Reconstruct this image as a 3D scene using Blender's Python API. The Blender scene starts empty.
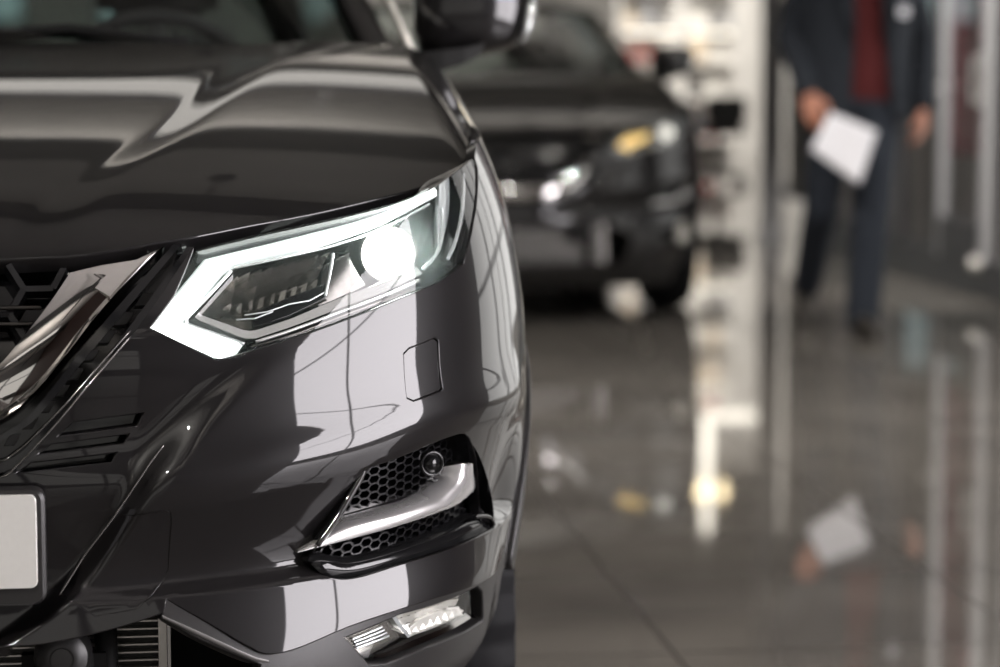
import bpy, bmesh, math, random
import numpy as np
from mathutils import Vector, Matrix
from mathutils.bvhtree import BVHTree
from mathutils.geometry import delaunay_2d_cdt

C = bpy.context.scene.collection
PI = math.pi
random.seed(4)
R0 = random.Random(11)

# ------------------------------------------------------------------ camera
FPX = 2500.0
CAM = np.array([0.4255, -2.868, 1.15])
PSI, PIT = math.atan(0.128), math.radians(6.36)
_s, _c, _sp, _cp = math.sin(PSI), math.cos(PSI), math.sin(PIT), math.cos(PIT)
FWD = np.array([_s * _cp, _c * _cp, -_sp])
RGT = np.array([_c, -_s, 0.0])
UPV = np.cross(RGT, FWD)

def ray(px, py):
    d = FWD * FPX + RGT * (px - 500.0) - UPV * (py - 333.5)
    return Vector(CAM), Vector(d).normalized()

def ground(px, py, z=0.0):
    o, d = ray(px, py)
    t = (z - o.z) / d.z
    return o + d * t

cam_d = bpy.data.cameras.new('camera')
cam = bpy.data.objects.new('camera', cam_d)
C.objects.link(cam)
cam_d.lens = 90
cam_d.sensor_width = 36
cam_d.clip_end = 200
m = Matrix(((RGT[0], UPV[0], -FWD[0], CAM[0]), (RGT[1], UPV[1], -FWD[1], CAM[1]), (RGT[2], UPV[2], -FWD[2], CAM[2]), (0, 0, 0, 1)))
cam.matrix_world = m
cam_d.dof.use_dof = True
cam_d.dof.focus_distance = 3.02
cam_d.dof.aperture_fstop = 2.8
bpy.context.scene.camera = cam

# ------------------------------------------------------------------ materials
def mat(name, col=(.5, .5, .5), rough=.5, metal=0.0, coat=0.0, coat_r=.03, spec=.5, emit=None, estr=0.0, ior=1.5, noise=None, bump=None):
    m = bpy.data.materials.new(name)
    m.use_nodes = True
    nt = m.node_tree
    b = nt.nodes['Principled BSDF']
    b.inputs['Base Color'].default_value = (*col, 1)
    b.inputs['Roughness'].default_value = rough
    b.inputs['Metallic'].default_value = metal
    b.inputs['Coat Weight'].default_value = coat
    b.inputs['Coat Roughness'].default_value = coat_r
    b.inputs['Specular IOR Level'].default_value = spec
    b.inputs['IOR'].default_value = ior
    if emit:
        b.inputs['Emission Color'].default_value = (*emit, 1)
        b.inputs['Emission Strength'].default_value = estr
    if noise:
        sc, amt = noise
        tc = nt.nodes.new('ShaderNodeTexCoord')
        n = nt.nodes.new('ShaderNodeTexNoise')
        n.inputs['Scale'].default_value = sc
        n.inputs['Detail'].default_value = 4
        nt.links.new(tc.outputs['Object'], n.inputs['Vector'])
        mx = nt.nodes.new('ShaderNodeMix'); mx.data_type = 'RGBA'
        mx.inputs[6].default_value = (*[c * (1 - amt) for c in col], 1)
        mx.inputs[7].default_value = (*[min(1, c * (1 + amt)) for c in col], 1)
        nt.links.new(n.outputs['Fac'], mx.inputs[0])
        nt.links.new(mx.outputs[2], b.inputs['Base Color'])
    if bump:
        sc, st = bump
        tc = nt.nodes.new('ShaderNodeTexCoord')
        n = nt.nodes.new('ShaderNodeTexNoise')
        n.inputs['Scale'].default_value = sc
        n.inputs['Detail'].default_value = 6
        nt.links.new(tc.outputs['Object'], n.inputs['Vector'])
        bp = nt.nodes.new('ShaderNodeBump')
        bp.inputs['Strength'].default_value = st
        bp.inputs['Distance'].default_value = .002
        nt.links.new(n.outputs['Fac'], bp.inputs['Height'])
        nt.links.new(bp.outputs['Normal'], b.inputs['Normal'])
    return m

def glass(name, tint=(1, 1, 1), refl=1.0, rough=.0, haze=0.0):
    m = bpy.data.materials.new(name)
    m.use_nodes = True
    nt = m.node_tree
    nt.nodes.remove(nt.nodes['Principled BSDF'])
    out = nt.nodes['Material Output']
    t = nt.nodes.new('ShaderNodeBsdfTransparent'); t.inputs[0].default_value = (*tint, 1)
    g = nt.nodes.new('ShaderNodeBsdfGlossy'); g.inputs['Roughness'].default_value = rough
    f = nt.nodes.new('ShaderNodeFresnel'); f.inputs['IOR'].default_value = 1.5
    mu = nt.nodes.new('ShaderNodeMath'); mu.operation = 'MULTIPLY'; mu.inputs[1].default_value = refl
    mx = nt.nodes.new('ShaderNodeMixShader')
    ge = nt.nodes.new('ShaderNodeNewGeometry'); sb = nt.nodes.new('ShaderNodeMath'); sb.operation = 'SUBTRACT'; sb.inputs[0].default_value = 1.0
    m2 = nt.nodes.new('ShaderNodeMath'); m2.operation = 'MULTIPLY'
    nt.links.new(ge.outputs['Backfacing'], sb.inputs[1])
    nt.links.new(f.outputs[0], m2.inputs[0]); nt.links.new(sb.outputs[0], m2.inputs[1])
    nt.links.new(m2.outputs[0], mu.inputs[0])
    if haze:        # translucency added so the lit lamps spread a glow over the lens
        tl = nt.nodes.new('ShaderNodeBsdfTranslucent'); tl.inputs[0].default_value = (.85, .95, .92, 1)
        hz = nt.nodes.new('ShaderNodeMixShader'); hz.inputs[0].default_value = haze
        nt.links.new(t.outputs[0], hz.inputs[1]); nt.links.new(tl.outputs[0], hz.inputs[2])
        t = hz
    nt.links.new(mu.outputs[0], mx.inputs[0])
    nt.links.new(t.outputs[0], mx.inputs[1])
    nt.links.new(g.outputs[0], mx.inputs[2])
    nt.links.new(mx.outputs[0], out.inputs[0])
    return m

M = {}
M['paint'] = mat('black_paint', (.0085, .0078, .0082), .35, 0, 1.0, .012, .15, noise=(900, .35))
M['gloss'] = mat('gloss_black_plastic', (.008, .008, .0085), .09, 0, 0, .03, .5, noise=(60, .2))
M['satin'] = mat('satin_black_plastic', (.019, .018, .018), .36, 0, 0, .03, .55, noise=(200, .15), bump=(900, .10))
M['rubber'] = mat('rubber', (.014, .014, .014), .6, spec=.15, noise=(80, .2))
M['mesh'] = mat('mesh_plastic', (.007, .007, .008), .22, noise=(90, .2))
M['chrome'] = mat('chrome', (.72, .70, .68), .05, 1.0, noise=(8, .03))
M['silver'] = mat('silver_paint', (.66, .65, .64), .27, .72, noise=(300, .05))
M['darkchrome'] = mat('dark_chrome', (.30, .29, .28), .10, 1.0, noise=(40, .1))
M['facet'] = mat('mirror_facets', (.42, .40, .37), .16, .85, noise=(40, .1))
M['facet2'] = mat('fog_facets', (.82, .80, .74), .25, .35, noise=(60, .2))
M['satin_highlight'] = mat('satin_edge_highlight', (.16, .155, .15), .33, .3, noise=(60, .1))
M['dim'] = mat('dim_chrome', (.10, .095, .09), .14, 1.0, noise=(70, .3))
M['white'] = mat('plate_white', (.62, .61, .58), .45, noise=(150, .04))
M['alu'] = mat('aluminium', (.60, .58, .55), .30, .9, noise=(30, .1))
M['fin'] = mat('radiator_fins', (.05, .048, .046), .5, .3, noise=(200, .3))
M['tyre'] = mat('tyre_rubber', (.013, .013, .014), .6, spec=.12, noise=(50, .2), bump=(300, .2))
M['drl'] = mat('drl_lit', (.9, .9, .9), .3, emit=(.93, 1.0, .95), estr=4.5, noise=(5, .02))
M['drl_soft'] = mat('drl_edge', (.8, .82, .82), .25, emit=(.90, 1.0, .96), estr=.62, noise=(5, .02))
M['beam'] = mat('projector_lit', (.9, .9, .9), .2, emit=(.93, 1.0, .97), estr=55.0, noise=(5, .02))
M['guide'] = mat('light_guide', (.75, .78, .78), .18, .6, noise=(30, .05))
M['lens'] = glass('clear_lens', (.97, .98, .98), 1.0, haze=.03)
M['screen'] = glass('windscreen_glass', (.80, .83, .82), 1.0)
M['dark_glass'] = glass('dark_glass', (.42, .46, .45), 1.0)
M['interior'] = mat('cabin_trim', (.022, .021, .022), .6, noise=(120, .2))

# ------------------------------------------------------------------ object helpers
def link(o, parent=None):
    C.objects.link(o)
    if parent is not None:
        o.parent = parent
    return o

def mesh_obj(name, V, F, m, parent=None, N=None, smooth=True, loc=None):
    me = bpy.data.meshes.new(name)
    me.from_pydata([tuple(map(float, v)) for v in V], [], [tuple(map(int, f)) for f in F])
    me.validate()
    me.materials.append(M[m] if isinstance(m, str) else m)
    if smooth:
        me.polygons.foreach_set('use_smooth', [True] * len(me.polygons))
    if N is not None and len(me.vertices) == len(N):
        me.normals_split_custom_set_from_vertices([tuple(map(float, n)) for n in N])
    me.update()
    o = bpy.data.objects.new(name, me)
    if loc is not None:
        o.location = loc
    return link(o, parent)

def thing(name, label, cat, loc=(0, 0, 0), rotz=0, group=None):
    o = bpy.data.objects.new(name, None)
    o.empty_display_size = .1
    o.location = loc
    o.rotation_euler = (0, 0, rotz)
    C.objects.link(o)
    return tag(o, label, cat, group)

def tag(o, label=None, cat=None, group=None, kind=None):
    if label: o['label'] = label
    if cat: o['category'] = cat
    if group: o['group'] = group
    if kind: o['kind'] = kind
    return o

def kids(o):
    return [c for c in bpy.data.objects if c.parent == o]

def copy_tree(o, parent=None):
    c = o.copy()
    C.objects.link(c)
    c.parent = parent
    for ch in kids(o):
        copy_tree(ch, c)
    return c

class MB:
    """Collects shapes into one mesh."""
    def __init__(s):
        s.V, s.F = [], []
    def add(s, V, F):
        b = len(s.V)
        s.V += [tuple(v) for v in V]
        s.F += [tuple(i + b for i in f) for f in F]
        return s
    def box(s, c, d, rz=0, bev=0):
        bm = bmesh.new()
        bmesh.ops.create_cube(bm, size=1)
        bmesh.ops.scale(bm, vec=d, verts=bm.verts)
        if bev:
            bmesh.ops.bevel(bm, geom=bm.edges[:], offset=bev, segments=2 if bev < .02 else 5, affect='EDGES')
        if rz:
            bmesh.ops.rotate(bm, cent=(0, 0, 0), matrix=Matrix.Rotation(rz, 3, 'Z'), verts=bm.verts)
        bmesh.ops.translate(bm, vec=c, verts=bm.verts)
        return s.bm(bm)
    def bm(s, bm):
        bm.verts.index_update()
        V = [v.co[:] for v in bm.verts]
        F = [[v.index for v in f.verts] for f in bm.faces]
        bm.free()
        return s.add(V, F)
    def tube(s, pts, r, n=10, cap=True):
        pts = [Vector(p) for p in pts]
        k = len(pts)
        rr = r if hasattr(r, '__len__') else [r] * k
        V, F = [], []
        up = None
        for i, p in enumerate(pts):
            t = (pts[min(i + 1, k - 1)] - pts[max(i - 1, 0)]).normalized()
            if up is None:
                up = t.orthogonal().normalized()
            up = (up - t * up.dot(t))
            up = up.normalized() if up.length > 1e-6 else t.orthogonal().normalized()
            sd = t.cross(up)
            for j in range(n):
                a = 2 * PI * j / n
                V.append(p + (up * math.cos(a) + sd * math.sin(a)) * rr[i])
        for i in range(k - 1):
            for j in range(n):
                F.append((i * n + j, i * n + (j + 1) % n, (i + 1) * n + (j + 1) % n, (i + 1) * n + j))
        if cap:
            F.append(tuple(range(n))[::-1])
            F.append(tuple(range((k - 1) * n, k * n)))
        return s.add(V, F)
    def lathe(s, prof, n=32, axis='Z', c=(0, 0, 0)):
        V, F = [], []
        for (r, h) in prof:
            for j in range(n):
                a = 2 * PI * j / n
                x, y = r * math.cos(a), r * math.sin(a)
                p = {'Z': (x, y, h), 'Y': (x, h, y), 'X': (h, x, y)}[axis]
                V.append((p[0] + c[0], p[1] + c[1], p[2] + c[2]))
        k = len(prof)
        for i in range(k - 1):
            for j in range(n):
                F.append((i * n + j, i * n + (j + 1) % n, (i + 1) * n + (j + 1) % n, (i + 1) * n + j))
        return s.add(V, F)
    def rings(s, rings, closed=True, cap=True):
        n = len(rings[0]); V = []; F = []
        for r in rings: V += [tuple(p) for p in r]
        for i in range(len(rings) - 1):
            for j in range(n if closed else n - 1):
                F.append((i * n + j, i * n + (j + 1) % n, (i + 1) * n + (j + 1) % n, (i + 1) * n + j))
        if cap and closed:
            F.append(tuple(range(n))[::-1]); F.append(tuple(range((len(rings) - 1) * n, len(rings) * n)))
        return s.add(V, F)
    def build(s, name, m, parent=None, smooth=False, loc=None, fix=True):
        o = mesh_obj(name, s.V, s.F, m, parent, None, smooth, loc)
        if fix:
            bm = bmesh.new(); bm.from_mesh(o.data)
            bmesh.ops.recalc_face_normals(bm, faces=bm.faces)
            bm.to_mesh(o.data); bm.free()
        if smooth == 'auto':
            o.data.set_sharp_from_angle(angle=math.radians(35))
        return o

# ------------------------------------------------------------------ splines
class Spline:
    """natural cubic spline, vectorised"""
    def __init__(s, x, y):
        x = np.array(x, float); y = np.array(y, float); n = len(x)
        h = np.diff(x)
        A = np.zeros((n, n)); b = np.zeros(n)
        A[0, 0] = A[-1, -1] = 1
        for i in range(1, n - 1):
            A[i, i - 1] = h[i - 1]; A[i, i] = 2 * (h[i - 1] + h[i]); A[i, i + 1] = h[i]
            b[i] = 6 * ((y[i + 1] - y[i]) / h[i] - (y[i] - y[i - 1]) / h[i - 1])
        s.x, s.y, s.h, s.m = x, y, h, np.linalg.solve(A, b)
    def __call__(s, t):
        t = np.asarray(t, float)
        tc = np.clip(t, s.x[0], s.x[-1])
        i = np.clip(np.searchsorted(s.x, tc) - 1, 0, len(s.h) - 1)
        h = s.h[i]; a = (s.x[i + 1] - tc) / h; b = (tc - s.x[i]) / h
        return a * s.y[i] + b * s.y[i + 1] + ((a**3 - a) * s.m[i] + (b**3 - b) * s.m[i + 1]) * h * h / 6

def sst(a, b, x):
    t = np.clip((np.asarray(x, float) - a) / (b - a), 0, 1)
    return t * t * (3 - 2 * t)

def sq(a, b, x):
    t = np.clip((np.asarray(x, float) - a) / (b - a), 0, 1)
    return t * t * t * (10 - 15 * t + 6 * t * t)

def cr(pts, n=6):
    """Catmull-Rom through an open polyline"""
    P = [np.array(p, float) for p in pts]
    P = [2 * P[0] - P[1]] + P + [2 * P[-1] - P[-2]]
    out = []
    for i in range(1, len(P) - 2):
        for k in range(n):
            t = k / n
            a, b, c, d = P[i - 1], P[i], P[i + 1], P[i + 2]
            out.append(tuple(.5 * (2 * b + (c - a) * t + (2 * a - 5 * b + 4 * c - d) * t * t + (3 * b - a - 3 * c + d) * t**3)))
    out.append(tuple(P[-2]))
    return out

def resample(pts, n):
    P = np.array(pts, float)
    d = np.r_[0, np.cumsum(np.linalg.norm(np.diff(P, axis=0), axis=1))]
    t = np.linspace(0, d[-1], n)
    return np.stack([np.interp(t, d, P[:, k]) for k in range(P.shape[1])], 1)

def in_poly(x, y, poly):
    x = np.asarray(x, float); y = np.asarray(y, float)
    r = np.zeros(x.shape, bool)
    n = len(poly)
    for i in range(n):
        x1, y1 = poly[i]; x2, y2 = poly[(i + 1) % n]
        if y1 == y2: continue
        c = ((y1 > y) != (y2 > y)) & (x < (x2 - x1) * (y - y1) / (y2 - y1) + x1)
        r ^= c
    return r

def poly_dist(x, y, poly, closed=True):
    d = np.full(np.shape(x), 1e9)
    n = len(poly)
    for i in range(n if closed else n - 1):
        x1, y1 = poly[i]; x2, y2 = poly[(i + 1) % n]
        dx, dy = x2 - x1, y2 - y1
        L = dx * dx + dy * dy + 1e-15
        t = np.clip(((x - x1) * dx + (y - y1) * dy) / L, 0, 1)
        d = np.minimum(d, np.hypot(x - x1 - t * dx, y - y1 - t * dy))
    return d

# ------------------------------------------------------------------ body skins
PLAN = [(0, 0), (.15, .003), (.30, .014), (.45, .042), (.58, .088), (.68, .150), (.76, .230), (.82, .325), (.865, .44), (.895, .56), (.912, .70), (.918, .85),
        (.915, 1.0), (.908, 1.2), (.905, 1.6), (.903, 2.4), (.90, 3.2), (.89, 3.75), (.855, 4.08), (.76, 4.26), (.55, 4.35), (.25, 4.375), (0, 4.38)]
_pl = np.array([(-.30, .014), (-.15, .003)] + PLAN + [(-.25, 4.375)])
_pu = np.r_[0, np.cumsum(np.linalg.norm(np.diff(_pl, axis=0), axis=1))]
_pu -= _pu[2]
PX, PY = Spline(_pu, _pl[:, 0]), Spline(_pu, _pl[:, 1])
UMAX = float(_pu[-2])
IF = Spline([.15, .25, .33, .42, .50, .60, .70, .78, .85, .90, .95, 1.0, 1.1], [.13, .045, -.004, -.014, -.001, .002, .008, .022, .045, .068, .10, .145, .26])
IS = Spline([.15, .25, .40, .55, .65, .75, .82, .88, .94, 1.0, 1.05, 1.1], [.10, .06, .022, .002, -.005, -.004, .001, .010, .023, .043, .066, .096])

def inset(u, v):
    w = sst(.45, .95, u)
    return (1 - w) * IF(v) + w * IS(v)

def SK(u, v):
    u = np.asarray(u, float); v = np.asarray(v, float)
    h = 1e-3
    tx = PX(u + h) - PX(u - h); ty = PY(u + h) - PY(u - h)
    L = np.hypot(tx, ty); nx, ny = ty / L, -tx / L
    i = inset(u, v)
    return np.stack([PX(u) - nx * i, PY(u) - ny * i, v + 0 * u], -1)

ZC = Spline([.0, .05, .08, .12, .20, .35, .60, .90, 1.15, 1.35], [.80, .865, .892, .918, .953, .998, 1.053, 1.108, 1.147, 1.172])
CR2 = Spline([0, .12, .5, .85, 1.2, 1.4], [.27, .29, .425, .525, .615, .655])
CR1 = Spline([0, .12, .5, .85, 1.2, 1.4], [.21, .225, .365, .455, .53, .56])

def BN(p, y):
    p = np.asarray(p, float); y = np.asarray(y, float)
    c2, c1 = CR2(y), CR1(y)
    up = .0065
    t = np.clip((p - c1) / (c2 - c1), 0, 1)
    eps = .013
    soft = lambda q: .5 * (q + np.sqrt(q * q + eps * eps))
    rise = up / (c2 - c1)
    g = rise * (soft(p - c1) - soft(p - c2))
    g = g - .050 * soft(p - c2) - .10 * soft(p - c2)**2
    g = g - .02 * np.minimum(p, c1)**2
    R, p0 = .085, .795
    th = np.clip((p - p0) / R, 0, 1.35)
    x = np.where(p < p0, p, p0 + R * np.sin(th))
    drop = np.where(p < p0, 0, R * (1 - np.cos(th)))
    return np.stack([x, y + 0 * x, ZC(y) + g - drop], -1)

class Skin:
    def __init__(s, fn, u0, u1, nu, v0, v1, nv):
        s.fn = fn
        s.u = np.linspace(u0, u1, nu); s.v = np.linspace(v0, v1, nv); s.nv = nv
        U, Vv = np.meshgrid(s.u, s.v, indexing='ij')
        s.P = fn(U, Vv).reshape(-1, 3)
        F = []
        for i in range(nu - 1):
            for j in range(nv - 1):
                a = i * nv + j
                F.append((a, a + nv, a + nv + 1)); F.append((a, a + nv + 1, a + 1))
        s.F = F
        s.bvh = BVHTree.FromPolygons([tuple(p) for p in s.P], F)
    def uv(s, px, py):
        for k in range(200):
            o, d = ray(px - k * .5, py)
            h, n, i, dist = s.bvh.ray_cast(o, d)
            if h is not None: break
        else:
            raise ValueError('miss %s %s' % (px, py))
        a, b, c = s.F[i]
        A, B, Cc = (Vector(s.P[q]) for q in (a, b, c))
        v0, v1, v2 = B - A, Cc - A, h - A
        d00, d01, d11, d20, d21 = v0.dot(v0), v0.dot(v1), v1.dot(v1), v2.dot(v0), v2.dot(v1)
        den = d00 * d11 - d01 * d01
        w1 = (d11 * d20 - d01 * d21) / den; w2 = (d00 * d21 - d01 * d20) / den; w0 = 1 - w1 - w2
        g = lambda q: np.array([s.u[q // s.nv], s.v[q % s.nv]])
        r = w0 * g(a) + w1 * g(b) + w2 * g(c)
        return (float(max(r[0], 0.0)), float(r[1]))
    def pts(s, P):
        out = []
        for p in P:
            if len(p) == 3:            # ('uv', u, v)
                out.append((p[1], p[2]))
            else:
                out.append(s.uv(*p))
        return out
    def eval(s, uv, off=0.0, disp=None, h=1.5e-3):
        uv = np.array(uv, float)
        u, v = uv[:, 0], uv[:, 1]
        def base(u, v): return s.fn(u, v)
        def nrm(u, v, f):
            du = f(u + h, v) - f(u - h, v); dv = f(u, v + h) - f(u, v - h)
            n = np.cross(du, dv); return n / np.linalg.norm(n, axis=1, keepdims=True)
        n0 = nrm(u, v, base)
        if disp is None:
            return base(u, v) + n0 * np.asarray(off).reshape(-1, 1), n0
        def full(u, v): return base(u, v) + nrm(u, v, base) * (disp(u, v) + off)[:, None]
        return full(u, v), nrm(u, v, full)

FS = Skin(SK, -.02, 1.75, 200, .16, 1.09, 110)
BS = Skin(BN, -.02, .909, 160, .0, 1.40, 160)

ALLP = {}
def emit(name, V, F, m, parent=None, N=None, mirror='join', smooth=True):
    """parent: object, or (object, mirrored object). mirror: join = one mesh across the car, copy = a second part on the far side"""
    V = np.array(V, float)
    par = parent if isinstance(parent, tuple) else (parent, parent)
    if mirror is None:
        return mesh_obj(name, V, F, m, par[0], N, smooth)
    V2 = V * np.array([-1, 1, 1]); F2 = [tuple(f)[::-1] for f in F]
    N2 = None if N is None else np.array(N) * np.array([-1, 1, 1])
    if mirror == 'join':
        b = len(V)
        Fj = [tuple(f) for f in F] + [tuple(i + b for i in f) for f in F2]
        return mesh_obj(name, np.vstack([V, V2]), Fj, m, par[0], None if N is None else np.vstack([N, N2]), smooth)
    a = mesh_obj(name, V, F, m, par[0], N, smooth)
    b = mesh_obj(name, V2, F2, m, par[1], N2, smooth)
    return (a, b)

def panel_geo(sk, poly, holes=(), off=0.0, thick=.006, grid=.012, disp=None, bev=.0015, cuts=()):
    def dens(P):
        out = []
        for i in range(len(P)):
            a = np.array(P[i]); b = np.array(P[(i + 1) % len(P)])
            n = max(1, int(np.linalg.norm(b - a) / grid))
            for k in range(n):
                out.append(tuple(a + (b - a) * k / n))
        return out
    def clean(P):
        out = []
        for p in P:
            if not out or math.hypot(p[0] - out[-1][0], p[1] - out[-1][1]) > 4e-4: out.append(p)
        if math.hypot(out[0][0] - out[-1][0], out[0][1] - out[-1][1]) < 4e-4: out.pop()
        return out
    loops = [dens(clean(sk.pts(poly)))] + [dens(clean(sk.pts(h))) for h in holes]
    ou = np.array(loops[0])
    g0, g1 = ou.min(0), ou.max(0)
    gu = np.arange(g0[0], g1[0], grid); gv = np.arange(g0[1], g1[1], grid)
    U, Vv = np.meshgrid(gu, gv, indexing='ij'); U = U.ravel() + .00013; Vv = Vv.ravel() + .00017
    ok = in_poly(U, Vv, loops[0])
    for L in loops[1:]: ok &= ~in_poly(U, Vv, L)
    U, Vv = U[ok], Vv[ok]
    for L in loops:
        k = poly_dist(U, Vv, L) > grid * .45
        U, Vv = U[k], Vv[k]
    keep = []
    for c in cuts:          # rows of points along creases, grid points kept clear of them
        c = np.array(c, float); d = np.r_[0, np.cumsum(np.linalg.norm(np.diff(c, axis=0), axis=1))]
        c = resample(c, max(2, int(d[-1] / (grid * .6))))
        q = in_poly(c[:, 0], c[:, 1], loops[0])
        for L in loops[1:]: q &= ~in_poly(c[:, 0], c[:, 1], L)
        for L in loops: q &= poly_dist(c[:, 0], c[:, 1], L) > grid * .25
        keep.append((c, q))
        k = poly_dist(U, Vv, [tuple(p) for p in c], False) > grid * .4
        U, Vv = U[k], Vv[k]
    pts = [Vector(p) for L in loops for p in L]
    E = []; b = 0
    for L in loops:
        E += [(b + i, b + (i + 1) % len(L)) for i in range(len(L))]; b += len(L)
    for c, q in keep:
        last = None
        for p, o in zip(c, q):
            if not o: last = None; continue
            pts.append(Vector((float(p[0]), float(p[1]))))
            if last is not None: E.append((last, len(pts) - 1))
            last = len(pts) - 1
    pts += [Vector((float(a), float(c))) for a, c in zip(U, Vv)]
    ov, oe, of, *_ = delaunay_2d_cdt(pts, E, [], 0, 1e-7)
    ov = np.array([tuple(p) for p in ov])
    T = np.array([f for f in of if len(f) == 3])
    cen = ov[T].mean(1)
    ok = in_poly(cen[:, 0], cen[:, 1], loops[0])
    for L in loops[1:]: ok &= ~in_poly(cen[:, 0], cen[:, 1], L)
    T = T[ok]
    # orientation: counter-clockwise in uv
    a, bb, c = ov[T[:, 0]], ov[T[:, 1]], ov[T[:, 2]]
    ar = (bb[:, 0] - a[:, 0]) * (c[:, 1] - a[:, 1]) - (bb[:, 1] - a[:, 1]) * (c[:, 0] - a[:, 0])
    T = T[np.abs(ar) > 1e-12]; ar = ar[np.abs(ar) > 1e-12]
    T[ar < 0] = T[ar < 0][:, ::-1]
    P, N = sk.eval(ov, off, disp)
    F = [tuple(t) for t in T]
    # boundary
    cnt = {}
    for t in F:
        for i in range(3):
            cnt[(t[i], t[(i + 1) % 3])] = 1
    bd = [e for e in cnt if (e[1], e[0]) not in cnt]
    outv = {}
    for (i, j) in bd:
        d = ov[j] - ov[i]; n = np.array([d[1], -d[0]]) / (np.linalg.norm(d) + 1e-12)
        for q in (i, j): outv[q] = outv.get(q, np.zeros(2)) + n
    ids = list(outv)
    if ids and thick > 0:
        ob = np.array([outv[q] / (np.linalg.norm(outv[q]) + 1e-9) for q in ids])
        uvb = ov[ids]
        step = uvb + ob * .004
        step[:, 0] = np.where(uvb[:, 0] < 1e-5, 0, step[:, 0])
        S2, _ = sk.eval(step, off, disp)
        O3 = S2 - P[ids]
        O3 -= N[ids] * (O3 * N[ids]).sum(1, keepdims=True)
        ln = np.linalg.norm(O3, axis=1, keepdims=True); O3 = O3 / np.maximum(ln, 1e-6)
        n1 = len(P)
        k = len(ids)
        r1 = P[ids] + O3 * bev * .7 - N[ids] * bev * .3
        r2 = P[ids] + O3 * bev - N[ids] * bev
        r3 = P[ids] + O3 * bev - N[ids] * (thick + bev)
        nn1 = N[ids] * .6 + O3 * .8
        P = np.vstack([P, r1, r2, r3]); 
        nn2 = O3 * .95 + N[ids] * .1
        N = np.vstack([N, nn1, nn2, O3])
        mp = {q: t for t, q in enumerate(ids)}
        for (i, j) in bd:
            if ov[i][0] < 1e-5 and ov[j][0] < 1e-5: continue
            a, b2 = mp[i], mp[j]
            F.append((j, i, n1 + a, n1 + b2))
            F.append((n1 + b2, n1 + a, n1 + k + a, n1 + k + b2))
            F.append((n1 + k + b2, n1 + k + a, n1 + 2 * k + a, n1 + 2 * k + b2))
    N = N / np.linalg.norm(N, axis=1, keepdims=True)
    return P, F, N

def panel(name, sk, poly, m, parent, holes=(), off=0.0, thick=.006, grid=.012, disp=None, bev=.0015, mirror='join', cuts=()):
    P, F, N = panel_geo(sk, poly, holes, off, thick, grid, disp, bev, cuts)
    return emit(name, P, F, m, parent, N, mirror)

def loft_geo(sk, lines, n=40):
    """lines: list of (pixel polyline, offset or [offsets]) lofted one to the next"""
    rows = []
    for pl, off in lines:
        uv = np.array(sk.pts(pl))
        if hasattr(off, '__len__'):
            d = np.r_[0, np.cumsum(np.linalg.norm(np.diff(uv, axis=0), axis=1))]
            o = np.interp(np.linspace(0, d[-1], n), np.linspace(0, d[-1], len(off)), off)
        else:
            o = np.full(n, off)
        uvr = resample(uv, n)
        P, _ = sk.eval(uvr, o)
        rows.append(P)
    V = np.vstack(rows); F = []
    for i in range(len(rows) - 1):
        for j in range(n - 1):
            F.append((i * n + j, i * n + j + 1, (i + 1) * n + j + 1, (i + 1) * n + j))
    return V, F

def loft(name, sk, lines, m, parent, n=40, mirror='join', sharp=None, closed=False):
    if closed:
        lines = list(lines) + [lines[0]]
    V, F = loft_geo(sk, lines, n)
    r = emit(name, V, F, m, parent, None, mirror)
    for o in (r if isinstance(r, tuple) else (r,)):
        bm = bmesh.new(); bm.from_mesh(o.data)
        bmesh.ops.remove_doubles(bm, verts=bm.verts, dist=1e-5)
        bmesh.ops.recalc_face_normals(bm, faces=bm.faces)
        bm.to_mesh(o.data); bm.free()
        if sharp: o.data.set_sharp_from_angle(angle=math.radians(sharp))
    return r

def bead(name, sk, line, r, m, parent, off=0.0, n=60, mirror='join', rad=None):
    """a round bead along a traced line"""
    uv = resample(np.array(sk.pts(line)), n)
    P, _ = sk.eval(uv, off)
    mb = MB().tube(P, r if rad is None else [r * q for q in np.interp(np.linspace(0, 1, n), np.linspace(0, 1, len(rad)), rad)], 8)
    return emit(name, mb.V, mb.F, m, parent, None, mirror)

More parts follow.
